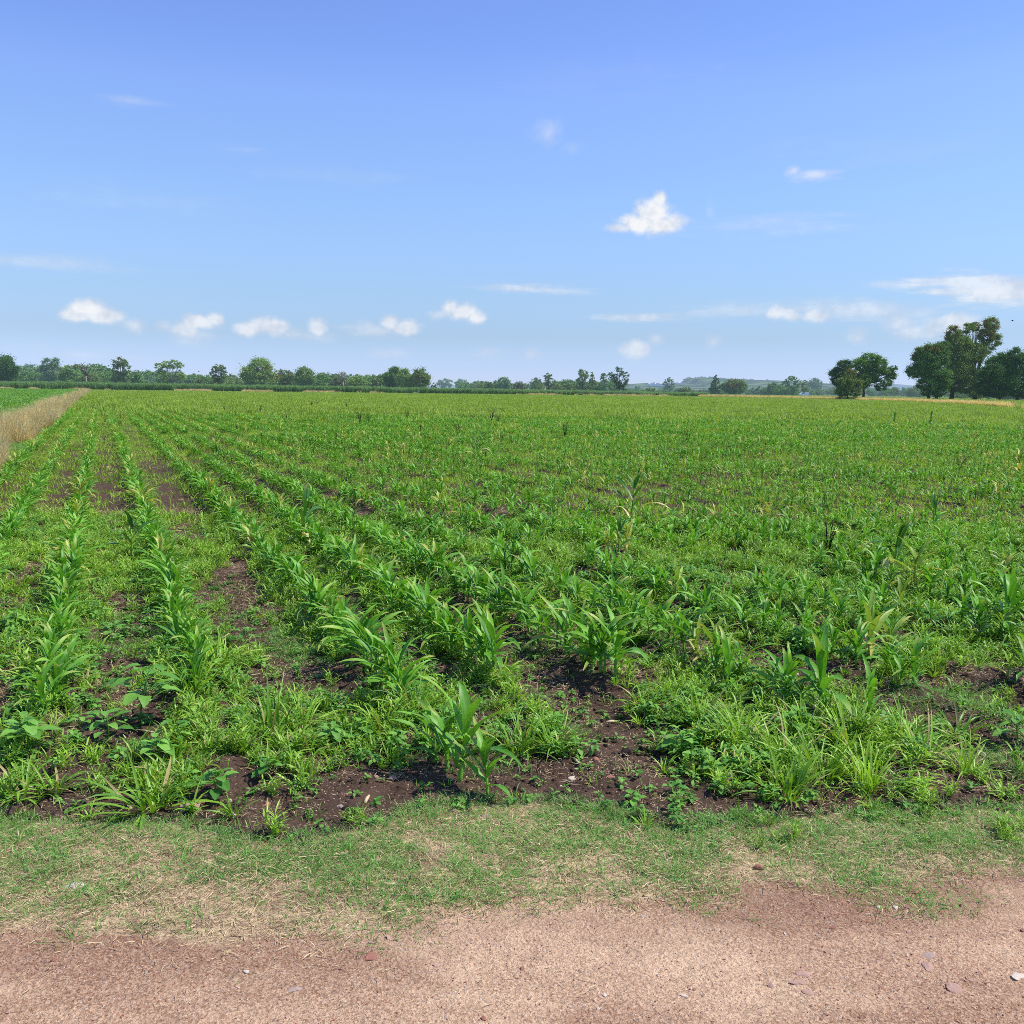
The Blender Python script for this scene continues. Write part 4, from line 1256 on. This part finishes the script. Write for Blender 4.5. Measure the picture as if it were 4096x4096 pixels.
tree(222, lob([(1850, 430, 80, 65), (1760, 470, 90, 75), (1880, 520, 80, 80), (1690, 560, 100, 90), (1800, 600, 110, 90), (1640, 660, 80, 60), (1740, 690, 110, 50), (1870, 680, 90, 55), (1940, 590, 60, 90), (1930, 700, 60, 50)]),
     'dark', 'dense dark rounded tree at the right edge of the photo', trunks=[D4(1750, 0)[0], D4(1880, 0)[0]], gaps=.15, leaf=.24, group='big trees at the right')
tree(238, lob([(580, 500, 70, 55), (530, 560, 60, 60), (510, 610, 45, 40), (600, 590, 80, 70), (570, 660, 60, 50), (560, 705, 50, 25)]), 'dark',
     'dark rounded tree at the left of the pair of spreading trees', trunks=[D4(545, 0)[0]], gaps=.15, leaf=.24, group='big trees at the right')
tree(234, lob([(770, 450, 85, 50), (700, 490, 75, 60), (830, 500, 70, 60), (900, 540, 60, 45), (945, 515, 32, 32), (930, 575, 40, 35), (780, 560, 90, 60), (870, 620, 70, 45), (860, 665, 55, 25), (700, 600, 80, 70)]),
     'green', 'wide spreading tree with an arm of foliage reaching right', trunks=[D4(720, 0)[0]], gaps=.22, leaf=.24, group='big trees at the right')
tree(230, lob([(620, 560, 50, 45), (590, 620, 70, 50), (660, 640, 70, 60), (560, 690, 60, 40), (650, 700, 60, 35)]), 'olive',
     'lower olive-brown tree in front of the pair of spreading trees', trunks=[D4(600, 0)[0]], orange=[0], gaps=.25, leaf=.24, group='big trees at the right')
# umbrella-shaped tree at left
def A4(u, v): return u / 1.887, 1300 + v / 1.887
tree(330, [(A4(u, v)[0], A4(u, v)[1], a / 1.887, b / 1.887) for u, v, a, b in
           [(1200, 315, 38, 30), (1250, 295, 45, 26), (1310, 285, 40, 24), (1350, 305, 35, 30), (1270, 320, 50, 20), (1240, 370, 45, 28), (1210, 345, 30, 25), (1250, 410, 32, 30), (1350, 370, 40, 30), (1375, 400, 30, 40)]],
     'willow', 'umbrella-shaped willow with its bare trunk showing, left of centre', trunks=[684], gaps=.3, leaf=.3, bark='palebark')
# tall gappy tree right of centre
def C4(u, v): return 2048 + u / 1.887, 1300 + v / 1.887
tree(330, [(C4(u, v)[0], C4(u, v)[1], a / 1.887, b / 1.887) for u, v, a, b in
           [(812, 340, 32, 26), (850, 375, 36, 24), (790, 385, 34, 22), (745, 370, 22, 22), (755, 405, 30, 24), (800, 425, 34, 22), (860, 415, 28, 22), (845, 455, 34, 22), (790, 465, 30, 20), (850, 490, 24, 18)]],
     'dark', 'tall open-crowned tree standing clear, right of centre', gaps=.4, leaf=.3)

TL = [  # D, x0, x1, top, style, colour, label, extra
    (300, -70, 72, 1404, 'round', 'dark', 'large dark tree at the left edge of the photo', {}),
    (620, 55, 165, 1440, 'bush', 'green', 'hazy blue-green tree just right of the left edge tree', {}),
    (380, 158, 240, 1437, 'tall', 'grey', 'pale silvery tree standing near the left edge', {}),
    (350, 232, 316, 1466, 'round', 'green', 'rounded bushy tree right of the pale silvery one', {}),
    (350, 312, 394, 1476, 'bush', 'olive', 'bushy tree in front of the bare dead branches at left', {}),
    (520, 390, 450, 1480, 'bush', 'olive', 'hazy brownish tree left of the tall ragged tree', {}),
    (340, 440, 524, 1430, 'open', 'olive', 'tall ragged tree with uneven top, left part', {'orange': [2, 6]}),
    (345, 505, 574, 1484, 'bush', 'green', 'low bushy tree at the right foot of the tall ragged tree', {}),
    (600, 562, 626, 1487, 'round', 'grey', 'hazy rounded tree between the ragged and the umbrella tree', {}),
    (360, 738, 790, 1494, 'bush', 'grey', 'low grey-green tree right of the umbrella tree', {}),
    (350, 775, 822, 1498, 'bush', 'olive', 'low olive bush further right of the umbrella tree', {}),
    (340, 835, 912, 1454, 'open', 'olive', 'sparse two-headed tree between umbrella tree and large willow', {}),
    (420, 905, 970, 1492, 'bush', 'brown', 'low hazy bushes left of the large willow', {}),
    (330, 962, 1120, 1432, 'round', 'willow', 'large rounded willow, widest crown of the left half', {'orange': [2]}),
    (350, 1100, 1182, 1470, 'round', 'olive', 'mid-height tree right against the large willow', {}),
    (345, 1172, 1268, 1461, 'round', 'willow', 'tree with a rounded head and pale leaning trunk', {'bark': 'palebark'}),
    (420, 1266, 1332, 1494, 'round', 'dark', 'dark green tree left of the grey dead branches', {}),
    (360, 1326, 1396, 1492, 'bush', 'brown', 'brownish tree wrapped around grey dead branches', {}),
    (350, 1388, 1476, 1497, 'bush', 'willow', 'wide low tree right of the grey dead branches', {}),
    (520, 1465, 1520, 1509, 'round', 'dark', 'hazy small tree behind the low bushes left of the dense pair', {}),
    (350, 1512, 1590, 1529, 'bush', 'willow', 'low rounded bush at the left foot of the dense pair', {}),
    (335, 1527, 1640, 1463, 'round', 'green', 'dark left half of the dense tree pair near the centre', {'dens': 1.2, 'gaps': .1}),
    (330, 1580, 1660, 1472, 'round', 'willow', 'lighter middle tree of the dense group near the centre', {'gaps': .1}),
    (328, 1636, 1726, 1470, 'round', 'olive', 'right tree of the dense group with an orange patch', {'gaps': .1, 'orange': [0]}),
    (420, 1722, 1750, 1530, 'round', 'olive', 'tiny round tree right of the dense group', {}),
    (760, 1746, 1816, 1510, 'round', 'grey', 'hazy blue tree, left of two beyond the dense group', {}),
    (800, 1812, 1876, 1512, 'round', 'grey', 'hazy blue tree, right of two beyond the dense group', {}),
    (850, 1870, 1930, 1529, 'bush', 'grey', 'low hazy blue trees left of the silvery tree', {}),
    (400, 1922, 1985, 1518, 'bush', 'olive', 'olive bush at the left of the silvery tree', {}),
    (390, 1968, 2050, 1504, 'round', 'grey', 'silvery domed tree at the centre of the photo', {}),
    (400, 2040, 2110, 1520, 'bush', 'brown', 'brownish low tree right of the silvery domed tree', {}),
    (430, 2120, 2172, 1513, 'tall', 'grey', 'pale poplar-like tree just right of centre', {}),
    (420, 2176, 2214, 1496, 'tall', 'olive', 'narrow upright tree right of the pale poplar', {}),
    (400, 2208, 2316, 1523, 'bush', 'olive', 'long low clump of bushes left of the twin-peaked tree', {}),
    (385, 2306, 2352, 1480, 'tall', 'olive', 'left peak of the twin-peaked trees', {}),
    (385, 2345, 2394, 1492, 'cone', 'olive', 'right peak of the twin-peaked trees', {}),
    (370, 2372, 2424, 1528, 'bush', 'dark', 'dark bush at the foot of the twin-peaked trees', {}),
    (390, 2400, 2434, 1495, 'tall', 'grey', 'slim hazy tree left of the tall open-crowned tree', {}),
    (700, 2440, 2540, 1548, 'bush', 'grey', 'hazy bushes behind the tall open-crowned tree', {}),
    (650, 2535, 2565, 1539, 'round', 'grey', 'small hazy tree right of the tall open-crowned tree', {}),
    (420, 2562, 2632, 1545, 'bush', 'willow', 'light green bush below the white greenhouses', {}),
    (560, 2650, 2704, 1512, 'open', 'grey', 'hazy branching tree in front of the white greenhouses', {}),
    (640, 2625, 2680, 1549, 'bush', 'grey', 'hazy bush left of the branching tree by the greenhouses', {}),
    (420, 2704, 2782, 1541, 'bush', 'olive', 'low olive bushes right of the greenhouses', {}),
    (560, 2792, 2836, 1552, 'bush', 'dark', 'small hazy bush left of the cone-shaped tree', {}),
    (400, 2830, 2892, 1499, 'cone', 'dark', 'dark cone-shaped tree in front of the hill', {}),
    (390, 2882, 2992, 1511, 'round', 'green', 'rounded tree with an orange top right of the cone-shaped one', {'orange': [0]}),
    (480, 2992, 3076, 1541, 'bush', 'grey', 'hazy low trees right of the orange-topped tree', {}),
    (450, 3060, 3142, 1518, 'bush', 'green', 'green clump of trees left of the tiny white vehicle', {}),
    (440, 3128, 3206, 1502, 'open', 'green', 'taller light green tree above the tiny white vehicle', {}),
    (460, 3198, 3234, 1522, 'tall', 'olive', 'slim tree with pale stem right of the tiny white vehicle', {'bark': 'palebark'}),
    (650, 3226, 3290, 1506, 'round', 'grey', 'hazy rounded tree left of the pair of spreading trees', {}),
    (700, 3280, 3352, 1545, 'bush', 'grey', 'hazy low trees behind the left of the spreading pair', {}),
    (620, 3480, 3580, 1545, 'bush', 'grey', 'hazy wood behind the right of the spreading pair', {}),
    (640, 3560, 3640, 1540, 'bush', 'grey', 'hazy wood in the gap between spreading pair and big group', {}),
    (650, 3620, 3700, 1548, 'bush', 'grey', 'hazy wood behind the left of the big right group', {}),
    (380, 3985, 4130, 1560, 'bush', 'green', 'low green bushes behind the dense tree at the right edge', {}),
    (360, 3800, 3870, 1575, 'bush', 'olive', 'low bush under the tallest tree of the right group', {}),
]
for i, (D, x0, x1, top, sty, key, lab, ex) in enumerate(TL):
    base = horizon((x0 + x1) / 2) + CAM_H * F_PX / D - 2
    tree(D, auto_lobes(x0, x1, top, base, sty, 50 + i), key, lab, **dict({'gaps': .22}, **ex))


def dead_tree(D, px, top, label, rs, spread):
    r = random.Random(rs); b = AT(px, horizon(px), D); t = AT(px, top, D); H = t[2]; S = D / F_PX
    root = link('dead_tree', None, loc=(b[0], D, 0)); tag(root, label, 'dead tree')
    m = MB(); m.tube([(0, 0, -.2), (.1, 0, H * .5)], [.35, .25], 6); link('trunk', m.mesh('trunk', M['palebark']), root)
    for i in range(6):
        x = spread * S * r.uniform(-1, 1); e = (x, r.uniform(-1, 1), H * r.uniform(.85, 1.02)); mid = (x * .6, 0, H * .72)
        br = MB(); br.tube([(.1, 0, H * .48), mid, e], [.2, .13, .05], 5)
        for q in range(4):
            s = r.uniform(.2, .9); p = tuple(mid[k] * (1 - s) + e[k] * s for k in range(3))
            br.tube([p, (p[0] + r.uniform(-1.3, 1.3), p[1] + r.uniform(-.6, .6), p[2] + r.uniform(.1, 1.1))], [.08, .03], 4)
        link('branch', br.mesh('branch', M['bark'] if rs % 2 else M['palebark']), root)
dead_tree(346, 345, 1450, 'bare dead branches sticking up above the bushes at left', 31, 30)
dead_tree(352, 1372, 1484, 'grey dead tree with upright bare branches left of centre', 44, 18)

wp = []
for i in range(4):
    r = random.Random(90 + i)
    wp.append(crown_mesh([(r.uniform(-4, 4), r.uniform(-2, 2), 3.2 + r.uniform(-.6, 1.2), 3.6, 3, 3.4) for _ in range(3)], ['green', 'green', 'olive', 'grey'][i], 3000 + i, .6, .7, None, .1))
X_, Y_, S_ = [], [], []
for (x0, x1, D, top) in [(-60, 700, 560, 1497), (60, 430, 620, 1478), (730, 1000, 540, 1512), (1100, 1520, 520, 1510), (1510, 1600, 540, 1530), (1860, 2120, 720, 1540), (2130, 2480, 600, 1536),
                         (2500, 2720, 800, 1558), (2700, 3100, 760, 1558), (3060, 3240, 640, 1548), (3240, 3500, 800, 1556), (3540, 3760, 700, 1552), (3750, 4160, 520, 1560)]:
    for q in range(int((x1 - x0) / 11)):
        px = random.uniform(x0, x1); dd = D * .74 * random.uniform(.92, 1.12); hgt = (horizon(px) - top + (14 if px < 2500 else 3)) * dd / F_PX + CAM_H
        X_.append(AT(px, 1550, dd)[0]); Y_.append(dd); S_.append(max(.25, hgt / 7.2) * random.uniform(.75, 1.1))
n = len(X_)
stuff('distant_wood', 'hazy belt of distant woodland behind the separate trees', 'woodland', wp, np.stack([X_, Y_, np.zeros(n)], 1), np.stack([np.zeros(n), np.zeros(n), RNG.uniform(0, 6, n)], 1),
      np.stack([S_, S_, S_], 1), RNG.integers(0, 4, n))

# ------------------------------------------------------------------ distant hills, greenhouses, vehicle, birds
def hill(name, D, prof, depth, key):
    xs_ = np.array([AT(p[0], horizon(p[0]), D)[0] for p in prof]); zs_ = np.array([max(-3, AT(p[0], p[1], D)[2]) for p in prof])
    X = np.linspace(xs_[0], xs_[-1], 160); Z = np.interp(X, xs_, zs_) + (fbm(X * .02, X * 0, 161) - .5) * D * .0018
    m = MB(); co = []; nr = 9
    for j in range(nr):
        t = j / (nr - 1)
        for x, z in zip(X, Z): co.append((float(x), D - depth * (1 - t), float(-4 + (z + 4) * math.sin(t * math.pi / 2) ** 1.1)))
    n = len(X)
    m.add(co, [(j * n + i, j * n + i + 1, (j + 1) * n + i + 1, (j + 1) * n + i) for j in range(nr - 1) for i in range(n - 1)])
    o = link(name, m.mesh(name, key)); tag(o, kind='structure'); return o


def hill_mat(nm, c1, c2, hz, sc_):
    m, nt = newmat(nm); geo = nt.nodes.new('ShaderNodeNewGeometry')
    n = noise(nt, sc_, 4, .65, geo.outputs['Position'])
    c = mixc(nt, mapr(nt, n, .46, .56), c1, c2)
    p = N(nt, 'ShaderNodeBsdfPrincipled'); nt.links.new(c, p.inputs['Base Color']); p.inputs['Roughness'].default_value = 1; p.inputs['Specular IOR Level'].default_value = 0
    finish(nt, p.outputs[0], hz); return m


hm1 = hill_mat('hillside', (0.035, 0.06, 0.025), (0.13, 0.19, 0.06), 3000, .03)
hm2 = hill_mat('far_hillside', (0.05, 0.08, 0.05), (0.08, 0.12, 0.07), 3300, .01)
hill('hill', 1900, [(2380, 1570), (2420, 1542), (2480, 1536), (2600, 1534), (2720, 1532), (2740, 1516), (2790, 1511), (2850, 1511), (2960, 1518), (3080, 1524), (3200, 1530), (3330, 1545), (3450, 1556), (3560, 1578)], 500, hm1)
hill('distant_hill', 6500, [(200, 1540), (420, 1524), (600, 1512), (760, 1508), (900, 1518), (1100, 1526), (1400, 1534), (1800, 1545), (2100, 1552)], 800, hm2)
hill('distant_ridge', 6000, [(3300, 1572), (3480, 1548), (3560, 1536), (3620, 1542), (3700, 1545), (3800, 1552), (3900, 1560), (4200, 1585)], 800, hm2)
# trees on the plateau of the hill
HT = [(2755, 1513, 24), (2800, 1508, 30), (2840, 1510, 26), (2880, 1514, 22), (2775, 1524, 20), (2930, 1519, 18), (2975, 1518, 12), (3005, 1519, 14), (3068, 1521, 10), (2826, 1522, 20), (2615, 1533, 8), (2860, 1524, 18), (2905, 1526, 16)]
hw = ['left end', 'centre left', 'centre', 'centre right', 'lower left', 'middle', 'right of middle', 'right', 'far right', 'lower centre', 'beside the greenhouses', 'lower right', 'lower far right']
for i, (px, py, w) in enumerate(HT):
    tree(1880, [(px - w * .5, py + 6, w * .6, 6), (px + w * .4, py + 4, w * .6, 7), (px, py + 2, w * .5, 6)], 'dark', 'tiny hazy tree on the distant hill, %s of the wood' % hw[i], leaf=2.2, gaps=.05, name='hill_tree', group='tiny trees on the distant hill')


def greenhouse(px0, px1, ytop, ybot, D, lab):
    a = AT(px0, ybot, D); b = AT(px1, ybot, D); h = (ybot - ytop) * D / F_PX; L = b[0] - a[0]
    root = link('greenhouse', None, loc=(a[0], D, a[2] - .3)); tag(root, lab, 'greenhouse', 'white greenhouses on the hillside')
    m = MB(); m.box(0, 0, 0, L, 30, h * .62); link('wall', m.mesh('wall', M['white'], False), root)
    n = max(2, int(L / 9)); m = MB(); w = L / n
    for i in range(n):
        co = []; k = 7
        for y in (-.4, 30.4):
            for j in range(k):
                t = math.pi * j / (k - 1); co.append((w * (i + .5) - w * .5 * math.cos(t), y, h * .62 + h * .38 * math.sin(t)))
        fs = [(j, j + 1, k + j + 1, k + j) for j in range(k - 1)] + [tuple(range(k - 1, -1, -1)), tuple(range(k, 2 * k))]
        m.add(co, fs)
    link('roof', m.mesh('roof', M['white'], False), root)
greenhouse(2598, 2664, 1531, 1543, 1640, 'long white greenhouse on the hillside, longest of three')
greenhouse(2696, 2740, 1529, 1536, 1680, 'white greenhouse on the hillside at the foot of the wooded plateau')
greenhouse(2434, 2452, 1538, 1543, 1650, 'short white greenhouse seen left beside the tall open tree')

# tiny white vehicle
g = AT(3215, 1583, 420)
car = link('parked_van', None, loc=(g[0], 420, 0.0)); tag(car, 'tiny white van parked beyond the dry grass strip at right', 'van')
m = MB()
prof = [(-2.0, .35), (-2.0, 1.15), (-1.5, 1.25), (-.9, 1.9), (1.9, 1.95), (2.05, 1.7), (2.05, .35)]
co = [(x, y, z) for y in (-.85, .85) for x, z in prof]; n = len(prof)
m.add(co, [tuple(range(n)), tuple(range(2 * n - 1, n - 1, -1))] + [(i, (i + 1) % n, n + (i + 1) % n, n + i) for i in range(n)])
link('body', m.mesh('body', M['white'], False), car)
m = MB(); m.add([(-1.3, -.87, 1.3), (-.85, -.87, 1.75), (.1, -.87, 1.75), (.1, -.87, 1.3)], [(0, 1, 2, 3)]); link('window', m.mesh('window', M['glass'], False), car)
for x in (-1.25, 1.3):
    for y in (-.8, .8):
        m = MB(); m.tube([(x, y - .1, .33), (x, y + .1, .33)], [.33, .33], 12); link('wheel', m.mesh('wheel', M['glass'], False), car)


def bird(px, py, D, span, rz, lab):
    m = MB(); h = span / 2
    m.tube([(0, -.24 * span, 0), (0, -.12 * span, .01), (0, .05 * span, .01), (0, .2 * span, 0), (0, .28 * span, .01)], [.01 * span, .05 * span, .065 * span, .035 * span, .01 * span], 8)
    for s in (-1, 1):
        co = [(0, .10 * span, .02), (s * h * .45, .14 * span, .12 * span), (s * h, .02 * span, .05 * span), (s * h * .5, -.06 * span, .10 * span), (0, -.08 * span, .02)]
        m.add(co, [(0, 1, 3, 4), (1, 2, 3)])
    m.add([(0, -.2 * span, 0), (-.07 * span, -.36 * span, 0), (.07 * span, -.36 * span, 0)], [(0, 1, 2)])
    p = AT(px, py, D); o = link('bird', m.mesh('bird', M['bird']), loc=tuple(p), rot=(.1, .2, rz)); tag(o, lab, 'bird', 'birds flying above the trees')
bird(4050, 1283, 60, .30, 1.2, 'dark bird flying right of the tallest tree')
bird(957, 1454, 160, .75, .3, 'dark bird flying left of the large willow crown')
bird(795, 1486, 180, .75, -.4, 'dark bird flying low right of the umbrella tree')

# ------------------------------------------------------------------ sun, sky, clouds
SUN_EL, SUN_AZ = math.radians(58), math.radians(92)      # azimuth from +Y towards +X
sd = Vector((math.sin(SUN_AZ) * math.cos(SUN_EL), math.cos(SUN_AZ) * math.cos(SUN_EL), math.sin(SUN_EL)))
L = bpy.data.lights.new('sun', 'SUN'); L.energy = 5.0; L.angle = math.radians(.53); L.color = (1, .965, .90)
so = bpy.data.objects.new('sun', L); COL.objects.link(so); so.rotation_euler = (-sd).to_track_quat('-Z', 'Y').to_euler()

w = bpy.data.worlds.new('World'); sc.world = w; w.use_nodes = True
nt = w.node_tree; nt.nodes.clear()
sky = nt.nodes.new('ShaderNodeTexSky'); sky.sky_type = 'NISHITA'; sky.sun_disc = False
sky.sun_elevation = SUN_EL; sky.sun_rotation = SUN_AZ; sky.altitude = 1800; sky.air_density = 1.0; sky.dust_density = .6; sky.ozone_density = 1.5
tc = nt.nodes.new('ShaderNodeTexCoord')
nrm = nt.nodes.new('ShaderNodeVectorMath'); nrm.operation = 'NORMALIZE'; nt.links.new(tc.outputs['Generated'], nrm.inputs[0])
sp = nt.nodes.new('ShaderNodeSeparateXYZ'); nt.links.new(nrm.outputs[0], sp.inputs[0])
el = mth(nt, 'ARCSINE', sp.outputs[2]); az = mth(nt, 'ARCTAN2', sp.outputs[0], sp.outputs[1])
# tone of the photographed sky: SKY_GAIN per elevation, multiplies the physical sky
ramp = nt.nodes.new('ShaderNodeValToRGB'); nt.links.new(mapr(nt, el, 0.0, 0.45), ramp.inputs[0])
SKYR = [(0.0, (.56, .66, 1.05)), (0.032, (0.54, 0.635, 1.05)), (0.116, (0.565, 0.62, 0.80)), (0.199, (0.70, 0.755, 0.87)), (0.308, (0.846, 0.899, 1.032)), (0.414, (0.917, 0.996, 1.136)),
        (0.517, (0.967, 1.04, 1.227)), (0.616, (1.014, 1.076, 1.34)), (0.712, (0.95, 1.03, 1.36)), (0.795, (0.94, 1.02, 1.37)), (1.0, (.92, .98, 1.34))]
els = ramp.color_ramp.elements
while len(els) < len(SKYR): els.new(.5)
for e, (p, c_) in zip(els, SKYR): e.position = p; e.color = tuple(v * .5 * (1.03 + .11 * min(1, p / .6)) for v in c_) + (1,)
skyc = mixc(nt, 1.0, mixc(nt, 1.0, sky.outputs[0], ramp.outputs[0], 'MULTIPLY'), (2.0, 2.0, 2.0), 'MULTIPLY')
cv = nt.nodes.new('ShaderNodeCombineXYZ'); nt.links.new(az, cv.inputs[0]); nt.links.new(el, cv.inputs[1])
CV = cv.outputs[0]
cn1 = noise(nt, 26, 7, .62, CV); cn2 = noise(nt, 80, 5, .6, CV)
wm = nt.nodes.new('ShaderNodeMapping'); wm.inputs['Scale'].default_value = (9, 60, 1); nt.links.new(CV, wm.inputs[0])
cn3 = noise(nt, 1.0, 6, .68, wm.outputs[0]); wisp = mth(nt, 'MULTIPLY', mth(nt, 'SUBTRACT', cn3, .5), 3.0)
wob = mth(nt, 'ADD', mth(nt, 'MULTIPLY', mth(nt, 'SUBTRACT', cn1, .5), 1.7), mth(nt, 'MULTIPLY', mth(nt, 'SUBTRACT', cn2, .5), .7))
# (px, py, rx, ry, opacity)
CLOUDS = [(2620, 850, 75, 62, 1.0), (2560, 895, 100, 38, 1.0), (2650, 900, 100, 42, 1.0), (2480, 912, 70, 24, .8), (2640, 800, 36, 36, .95), (2700, 885, 60, 40, .9),
          (3175, 680, 38, 28, .6), (3255, 703, 90, 26, .6), (2840, 840, 24, 45, .3),
          (345, 1232, 60, 34, .95), (300, 1262, 60, 26, .85), (400, 1258, 80, 28, .85), (545, 1305, 48, 32, .55), (660, 1305, 44, 28, .6), (740, 1315, 70, 34, .65), (800, 1290, 70, 30, .8), (855, 1278, 36, 28, .8),
          (770, 1350, 90, 34, .35), (985, 1315, 46, 26, .75), (1050, 1300, 50, 32, .8), (1110, 1310, 50, 36, .8), (1180, 1335, 60, 28, .5), (1270, 1315, 36, 36, .7), (1240, 1350, 90, 22, .35),
          (1800, 1232, 40, 34, .9), (1850, 1250, 60, 34, .9), (1900, 1272, 46, 28, .85), (1760, 1258, 45, 22, .5), (1560, 1290, 44, 30, .8), (1620, 1312, 55, 30, .75), (1500, 1322, 110, 24, .5), (1460, 1300, 50, 26, .5),
          (2540, 1400, 58, 40, .62), (2630, 1360, 38, 26, .38), (2855, 1368, 36, 26, .45), (2130, 1418, 40, 24, .4), (1950, 1410, 70, 24, .35),
          (3110, 1250, 50, 28, .75), (3170, 1262, 50, 26, .7), (3260, 1262, 60, 26, .75), (3400, 1230, 250, 48, .5), (3700, 1140, 180, 26, .5), (3900, 1130, 240, 42, .7), (4060, 1160, 200, 62, .75), (3500, 1255, 250, 30, .35),
          (3600, 1290, 60, 34, .6), (3640, 1330, 70, 30, .5), (3740, 1310, 50, 44, .6), (3830, 1290, 70, 36, .7), (3430, 1345, 40, 32, .4), (3900, 1310, 80, 40, .5), (2100, 1158, 230, 20, .55), (2560, 1268, 200, 20, .55),
          (2200, 530, 80, 60, .24), (2290, 590, 60, 36, .18), (3050, 900, 400, 45, .2), (520, 400, 130, 22, .14), (970, 600, 110, 26, .12), (160, 1045, 320, 30, .2), (1300, 700, 420, 40, .06), (500, 800, 500, 60, .07),
          (2900, 1240, 240, 28, .26), (1560, 1420, 90, 22, .3), (300, 1420, 240, 30, .16), (3500, 600, 500, 60, .05), (2500, 300, 500, 80, .04)]
acc = None
for (px, py, rx, ry, op) in CLOUDS:
    op = op * 1.5 if op < .3 else op
    d = ray(px, py); a0 = math.atan2(d[0], d[1]); e0 = math.asin(d[2])
    vs = nt.nodes.new('ShaderNodeVectorMath'); vs.operation = 'SUBTRACT'; nt.links.new(CV, vs.inputs[0]); vs.inputs[1].default_value = (a0, e0, 0)
    vm = nt.nodes.new('ShaderNodeVectorMath'); vm.operation = 'MULTIPLY'; nt.links.new(vs.outputs[0], vm.inputs[0]); vm.inputs[1].default_value = (F_PX / rx * .82, F_PX / ry * .82, 0)
    vl = nt.nodes.new('ShaderNodeVectorMath'); vl.operation = 'LENGTH'; nt.links.new(vm.outputs[0], vl.inputs[0])
    v = mth(nt, 'SUBTRACT', mth(nt, 'ADD', 1.0 if py < 1000 else 1.12, wisp if (rx > 2.6 * ry and op < .8) else wob), vl.outputs['Value'])
    v = mapr(nt, v, 0.0, .85 if op > .6 else 1.2, 0.0, op, True)
    acc = v if acc is None else mth(nt, 'MAXIMUM', acc, v)
cnl = noise(nt, 45, 5, .6, CV)
shade = mapr(nt, mth(nt, 'ADD', cnl, mth(nt, 'MULTIPLY', acc, .2)), .48, .74)
cc = mixc(nt, shade, (4.3, 4.65, 5.35), (6.1, 6.2, 6.4))
SKYMIX = mixc(nt, acc, skyc, cc)
bg = nt.nodes.new('ShaderNodeBackground'); bg.inputs[1].default_value = .15
nt.links.new(SKYMIX, bg.inputs[0]); ow = nt.nodes.new('ShaderNodeOutputWorld'); nt.links.new(bg.outputs[0], ow.inputs[0])

# ------------------------------------------------------------------ camera + render
cam = bpy.data.cameras.new('camera'); cam.sensor_fit = 'HORIZONTAL'; cam.sensor_width = 36; cam.lens = 36 * F_PX / 4096
cam.clip_start = .05; cam.clip_end = 20000
co_ = bpy.data.objects.new('camera', cam); COL.objects.link(co_)
co_.matrix_world = Matrix.Translation((0, 0, CAM_H)) @ RM.to_4x4()
sc.camera = co_
sc.view_settings.view_transform = 'Standard'; sc.view_settings.look = 'None'; sc.view_settings.exposure = 0; sc.view_settings.gamma = 1
sc.cycles.max_bounces = 4; sc.cycles.diffuse_bounces = 2; sc.cycles.glossy_bounces = 2; sc.cycles.transmission_bounces = 3; sc.cycles.transparent_max_bounces = 4
sc.cycles.use_denoising = False
sc.cycles.use_adaptive_sampling = True; sc.cycles.adaptive_threshold = .03
sc.cycles.caustics_reflective = False; sc.cycles.caustics_refractive = False
sc.cycles.filter_width = .9
